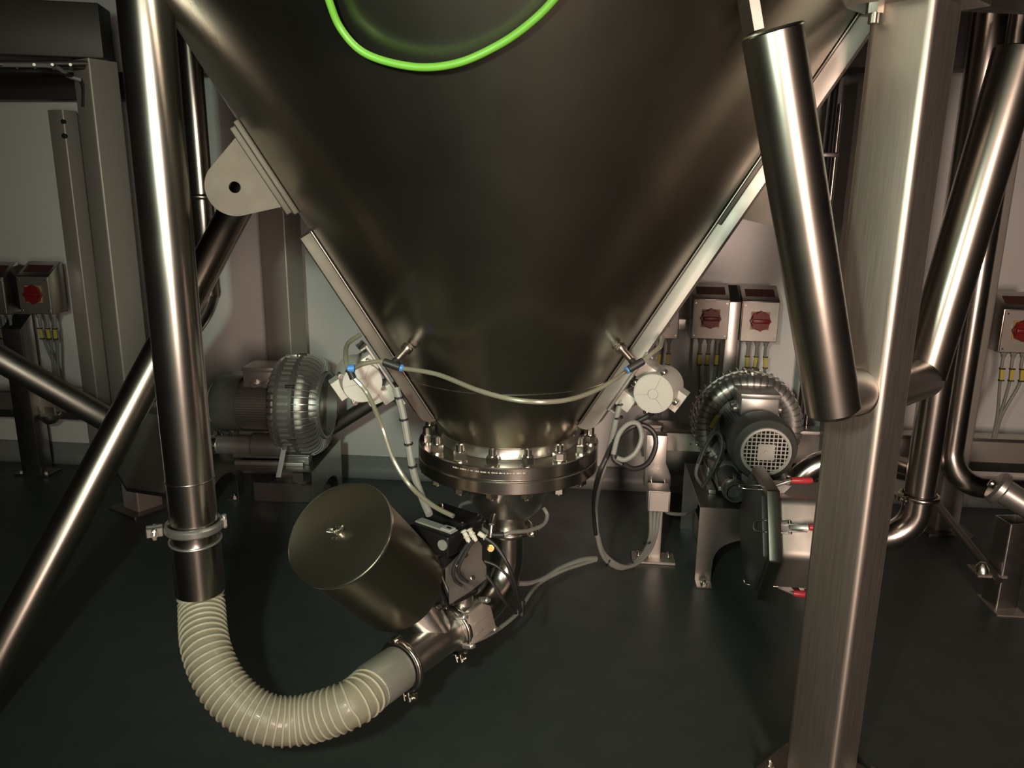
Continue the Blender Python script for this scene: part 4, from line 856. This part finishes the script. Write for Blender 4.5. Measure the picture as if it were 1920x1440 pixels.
pS2 = at(1281, 610, y=3.9); m = MB(); m.box((pS2.x, 3.93, pS2.z), (0.14, 0.03, 0.06)); tag(m.build('rail_or_gap_fill', M['steel'], bev=0.003), 'short steel rail between the hidden switch box and its neighbour', 'rail')
pS3 = at(24, 560, y=3.76); m = MB(); m.box(((bxs[3].x + bxs[4].x) / 2, 3.84, bxs[3].z + 0.12), (0.075, 0.03, 0.24)); tag(m.build('rail_or_gap_fill', M['beam'], bev=0.003), 'added dark piece filling the black gap between the two far left switch boxes', 'rail')  # no rail here: dark filler added to blacken the gap between boxes
pS4 = at(85, 880, z=0); stand_post((pS4.x, 3.80), 0.11, 0.10, bxs[3].z - 0.02, 'dim steel stand with a foot plate at the far left')
tpost = at(1858, 400, y=3.66); post((tpost.x, 3.66), 0.11, 2.06, 0.0, 'dim grey frame post at the far right behind the suction pipe')
wp = at(1868, 555, y=3.9); m = MB(); m.box((wp.x + 0.35, 3.985, wp.z + 0.36), (0.70, 0.05, 0.72)); tag(m.build('cladding_panel', M['wall'], bev=0.006), 'pale wall panel above the switch box at the right edge', 'panel')
# horizontal trunking on the wall side
def trunk(a, b, h, d, label):
    a = V(a); b = V(b); o = thing('cable_trunking', label, 'trunking', a, 'horizontal cable trunking')
    m = MB(); m.box((a + b) / 2, ((b - a).length, d, h)); m.build('channel', M['steel'], o, bev=0.003)
    m = MB(); m.box((a + b) / 2 + V((0, -d / 2 - 0.002, h * 0.10)), ((b - a).length, 0.004, h * 0.62)); m.build('cover_strip', M['plate'], o, bev=0.001, seg=1)
    n = max(2, int((b - a).length / 0.5))
    for k in range(n): m = MB(); q = a.lerp(b, (k + 0.5) / n) + V((0, -d / 2 - 0.004, h * 0.40)); m.cyl(q, q - V((0, 0.003, 0)), 0.006, n=10); m.build('cover_screw', M['bolt'], o)
zt_ = at(1235, 805, y=3.72).z
trunk((at(1206, 800, y=3.78).x, 3.82, zt_ - 0.08), (2.6, 3.82, zt_ - 0.08), 0.17, 0.10, 'horizontal steel cable trunking behind the right blower')
zq = at(60, 762, y=3.80).z; trunk((-5.2, 3.88, zq), (at(176, 762, y=3.8).x, 3.88, zq), 0.155, 0.10, 'dim horizontal trunking at the far left wall')
for k, x in enumerate((55, 90)):
    q = at(x, 785, y=3.8); m = MB(); m.lathe([(0, -0.045), (0.03, -0.04), (0.05, -0.015), (0.052, 0.01), (0, 0.01)], q + V((0, 0.02, 0.01)), (0, 0, 1), 20); m.box(q + V((0, 0.05, 0.03)), (0.06, 0.06, 0.06)); tag(m.build('trunking_outlet', M['dull'], bev=0.002, seg=1), ['rounded dark outlet under the far left trunking, left one', 'rounded dark outlet under the far left trunking, right one'][k], 'outlet', 'trunking outlets')
# cable stand in the middle
cx, cy = 0.318, 3.15
ts_ = thing('cable_stand', 'slim steel cable riser on a foot plate between the hopper and the right blower', 'stand', (cx, cy, 0))
m = MB(); hollow(m, (cx + 0.015, cy + 0.02), 0.06, 0.012, 0.36, 0, 0.006, 0.003); m.build('upright', M['steel'], ts_)
m = MB(); m.prism([[(-0.055, 0.0), (0.060, 0.0), (0.058, 0.05), (0.035, 0.11), (0.035, 0.23), (-0.055, 0.23)]], (cx + 0.012, cy + 0.03, 0.33), (1, 0, 0), (0, 0, 1), -0.07); m.build('riser_duct', M['steel'], ts_, bev=0.003)
m = MB(); m.box((cx + 0.012, cy - 0.055, 0.315), (0.092, 0.10, 0.092)); mo = m.build('outlet_hood', M['plate'], ts_, bev=0.004)
m = MB(); m.box((cx + 0.012, cy - 0.106, 0.315), (0.080, 0.003, 0.088)); m.build('hood_cover', M['plate'], mo, bev=0.002, seg=1)
m = MB(); m.box((cx + 0.012, cy, 0.006), (0.185, 0.10, 0.012)); m.build('foot_plate', M['plate'], ts_, bev=0.002, seg=1)
for s in (-1, 1): m = MB(); q = V((cx + 0.012 + 0.065 * s, cy - 0.005, 0.012)); m.cyl(q, q + V((0, 0, 0.010)), 0.014, n=6); m.lathe([(0.008, 0.01), (0.008, 0.026), (0.0, 0.030)], q, (0, 0, 1), 12); m.build('anchor_bolt', M['bolt'], ts_)
for k in range(2): m = MB(); q = V((cx + 0.005 - 0.018 * k, cy - 0.041, 0.44 + 0.075 * k)); m.cyl(q, q - V((0, 0.003, 0)), 0.005, n=10); m.build('duct_screw', M['bolt'], ts_)
sbp = at(1243, 888, y=3.62); sb = thing('junction_hood', 'sloped steel hood box on the trunking left of the right blower', 'hood', (sbp.x, 3.62, sbp.z))
m = MB(); w_ = 0.20; m.prism([[(0, 0.0), (-0.03, 0.115), (0.0, 0.205), (0.14, 0.215), (0.14, 0)]], (sbp.x, 3.65, sbp.z), (0, 1, 0), (0, 0, 1), w_); m.build('hood_body', M['steel'], sb, bev=0.004)
m = MB(); a = V((0, -0.03, 0.115)); b = V((0, 0.0, 0.205)); ts2 = (b - a).normalized(); m.box(V((sbp.x + w_ / 2, 3.65, sbp.z)) + a.lerp(b, 0.5) + V((0, -ts2.z, ts2.y)) * 0.002, (w_ - 0.01, 0.085, 0.003), (1, 0, 0), ts2); m.build('hood_flap', M['plate'], sb, bev=0.001, seg=1)
m = MB(); q = V((sbp.x + w_ * 0.62, 3.632, sbp.z + 0.155)); m.cyl(q, q - V((0, 0.006, 0)), 0.006, n=10); m.build('flap_screw', M['bolt'], sb)
# cables at the stand: down from the hood, loop on the floor, up to the vibrator
def C(pts, r, mt, label, cat='cable', group=None): return cable('power_cable', [at(a, b, d=c) for a, b, c in pts], r, mt, label, cat, 10, group)
dS = dep(V((cx, cy - 0.07, 0.2)))
for k in range(3):
    C([(1220 + 9 * k, 935, dS + 0.06), (1220 + 7 * k, 970, dS + 0.03), (1219 + 5 * k, 1005, dS), (1208 + 4 * k, 1035, dS - 0.06), (1185 + 3 * k, 1058, dS - 0.12), (1160 + 2 * k, 1065 - 2 * k, dS - 0.18), (1132, 1045 - 4 * k, dS - 0.24), (1118 + k, 1000, dS - 0.30)], 0.0085, 'grey', ['left', 'middle', 'right'][k] + ' grey cable dropping from the cable riser hood and looping on the floor', group='cables from the riser hood')
dv = dep(VR[1])
C([(1119, 1000, dS - 0.30), (1117, 950, dS - 0.42), (1125, 900, dv + 0.16), (1140, 850, dv + 0.10), (1150, 810, dv + 0.05), (1158, 775, dv + 0.03), (1166, 748, dv + 0.02)], 0.0085, 'grey', 'grey cable climbing from the floor loop to the right rib')
C([(1117, 1002, dS - 0.31), (1113, 950, dS - 0.43), (1120, 900, dv + 0.14), (1138, 855, dv + 0.08), (1155, 825, dv + 0.06), (1180, 803, dv + 0.07), (1205, 797, dv + 0.07), (1226, 812, dv + 0.07), (1229, 838, dv + 0.07), (1215, 868, dv + 0.06), (1190, 879, dv + 0.05), (1168, 870, dv + 0.04)], 0.0078, 'rubber', 'black cable with a wide coil left of the cable riser')
C([(1168, 872, dv + 0.05), (1150, 858, dv + 0.05), (1158, 822, dv + 0.06), (1180, 800, dv + 0.08), (1200, 788, dv + 0.09), (1222, 775, dv + 0.08), (1234, 755, dv + 0.05)], 0.0078, 'rubber', 'black cable running from the coil up to the right vibrator')
C([(1150, 852, dv + 0.04), (1160, 815, dv + 0.04), (1178, 795, dv + 0.04), (1196, 795, dv + 0.04), (1203, 820, dv + 0.04), (1192, 848, dv + 0.04), (1172, 862, dv + 0.04), (1156, 858, dv + 0.04)], 0.0075, 'grey', 'small grey cable coil beside the right vibrator cables')
ties('cable_tie', [(at(1164, 757, d=dv + 0.025), (0.2, 0, -1)), (at(1160, 783, d=dv + 0.03), (0.2, 0, -1)), (at(1149, 822, d=dv + 0.07), (0.3, 0, -1)), (at(1143, 850, d=dv + 0.10), (0.3, 0, -1))], 0.0105, 'black tie round the cables hanging below the right rib')
ties('cable_tie', [(at(1213, 1018, d=dS - 0.03), (0.3, -0.2, -1)), (at(1187, 1060, d=dS - 0.12), (1, 0, 0.2)), (at(1140, 1055, d=dS - 0.22), (1, 0, -0.4))], 0.015, 'black tie round the grey cables looping beside the cable riser')
sp_ = [(1118, 1047, dS - 0.26), (1090, 1050, dS - 0.30), (1050, 1066, dS - 0.36), (1020, 1085, dS - 0.42), (995, 1093, dS - 0.46), (972, 1094, dS - 0.48)]
C(sp_, 0.0095, 'grey', 'pair of pale grey cables lying on the floor towards the valve, upper one')
C([(1118, 1050, dS - 0.26), (1060, 1068, dS - 0.36), (1020, 1088, dS - 0.42), (1000, 1105, dS - 0.50), (983, 1130, dS - 0.60), (968, 1152, dS - 0.70), (930, 1182, dS - 0.82), (890, 1202, dS - 0.90), (850, 1208, dS - 0.94), (832, 1196, dS - 0.93), (824, 1170, dS - 0.90), (800, 1140, dS - 0.86)], 0.0068, 'grey', 'thin pale cable sweeping from the floor loop round in front of the valve')
cable('power_cable', [at(790, 1138, d=dB - 0.12), at(785, 1165, d=dB - 0.14), at(792, 1195, d=dB - 0.13), at(796, 1215, d=dB - 0.10)], 0.006, 'grey', 'short pale cable beside the canister neck', 'cable')
C([(1238, 950, dS + 0.02), (1255, 962, dS + 0.05), (1285, 963, dS + 0.12), (1305, 950, dS + 0.18)], 0.008, 'grey', 'pale cable sagging from the riser to the right blower stand')
# loops beside the right blower
dR = dep(V((cRr.x, 3.1, 0.5)))
C([(1350, 775, dR + 0.12), (1340, 800, dR + 0.08), (1325, 835, dR + 0.05), (1312, 860, dR + 0.05), (1305, 890, dR + 0.06), (1318, 912, dR + 0.10)], 0.0075, 'grey', 'grey motor cable hanging down the left of the right blower')
C([(1318, 912, dR + 0.06), (1338, 880, dR + 0.02), (1352, 845, dR + 0.02), (1352, 818, dR + 0.02), (1340, 812, dR + 0.02), (1324, 835, dR + 0.03), (1310, 870, dR + 0.04)], 0.0075, 'cowl', 'dark grey looped cable beside the right blower motor')
mp_ = at(1338, 792, d=dR + 0.07); o = thing('cable_marker', 'yellow cable marker on the right blower motor cable', 'cable marker', mp_); dd = unit(CR * 0.5 + CU * 0.86)
m = MB(); m.box(mp_, (0.016, 0.008, 0.07), unit(CR * 0.86 - CU * 0.5), -CF, dd); m.build('sleeve', M['tagm'], o, bev=0.002, seg=1)
m = MB(); m.box(mp_ - dd * 0.03, (0.02, 0.014, 0.006), unit(CR * 0.86 - CU * 0.5), -CF, dd); m.build('tie', M['rubber'], o)
# thin black conduits on the wall at upper right
for k, (x0, x1, top) in enumerate(((1566, 1543, 160), (1576, 1556, 195))):
    a = at(x0, top, y=3.88); b = at(x1, 420, y=3.88); b = V((a.x, a.y, 0.0))
    m = MB(); m.cyl(a, b, 0.017 if k == 0 else 0.013, n=14); tag(m.build('cable_conduit', M['rubber'] if k == 0 else M['pipe']), ['black vertical conduit on the wall left of the half hidden post', 'thin shiny vertical conduit beside the black one on the wall'][k], 'conduit')
cable('conduit_cable', [at(1566, 165, y=3.86), at(1570, 148, y=3.84), at(1582, 135, y=3.80), at(1596, 132, y=3.76)], 0.016, 'rubber', 'black cable bending over from the wall conduit to the beam', 'cable')
q = at(1552, 290, y=3.86); m = MB(); m.box(q + V((0, 0.03, 0)), (0.11, 0.06, 0.022)); tag(m.build('conduit_clip', M['steel'], bev=0.003), 'steel clip holding the two conduits to the wall', 'clip')
# far right station: leg with foot, strut, valve
lg = at(1882, 1142, z=0); rl = thing('valve_stand', 'dim short steel leg with a side bracket at the right edge', 'stand', (lg.x, lg.y, 0))
m = MB(); hollow(m, (lg.x, lg.y + 0.04), 0.09, 0.006, 0.36, math.radians(10), 0.008); m.build('leg', M['steel'], rl)
m = MB(); m.box((lg.x, lg.y + 0.02, 0.003), (0.11, 0.16, 0.006)); m.build('foot_plate', M['plate'], rl)
q = at(1848, 1078, y=lg.y); m = MB(); m.box(q + V((0.02, 0.03, 0)), (0.11, 0.09, 0.012)); m.build('side_bracket', M['plate'], rl, bev=0.002, seg=1)
m = MB(); m.lathe([(0.030, 0.006), (0.026, 0.022), (0.014, 0.040), (0, 0.042)], q + V((-0.005, 0.02, 0)), (0, 0, 1), 20); m.build('dome_nut', M['bolt'], rl)
m = MB(); m.cyl(at(1745, 930, y=3.35), at(1872, 1090, y=lg.y - 0.03), 0.017, n=16); tag(m.build('diagonal_strut', M['dull']), 'thin diagonal strut at the right running down to the short leg', 'strut')
vp = at(1868, 912, d=3.0); va = unit(CR * 0.75 - CU * 0.55 - CF * 0.3)
vv = thing('outlet_valve', 'dim round grey valve head at the right edge above the short leg', 'valve', vp)
m = MB(); m.lathe([(0, -0.01), (0.055, -0.01), (0.066, 0.0), (0.066, 0.02), (0.05, 0.03), (0.045, 0.15), (0.06, 0.16), (0.06, 0.20), (0.05, 0.21), (0.05, 0.6), (0, 0.6)], vp, va, 32); m.build('valve_head', M['castl'], vv)
m = MB(); m.cyl(vp - va * 0.012, vp - va * 0.028, 0.018, n=16, bev=0.003); m.build('end_cap', M['steel'], vv)
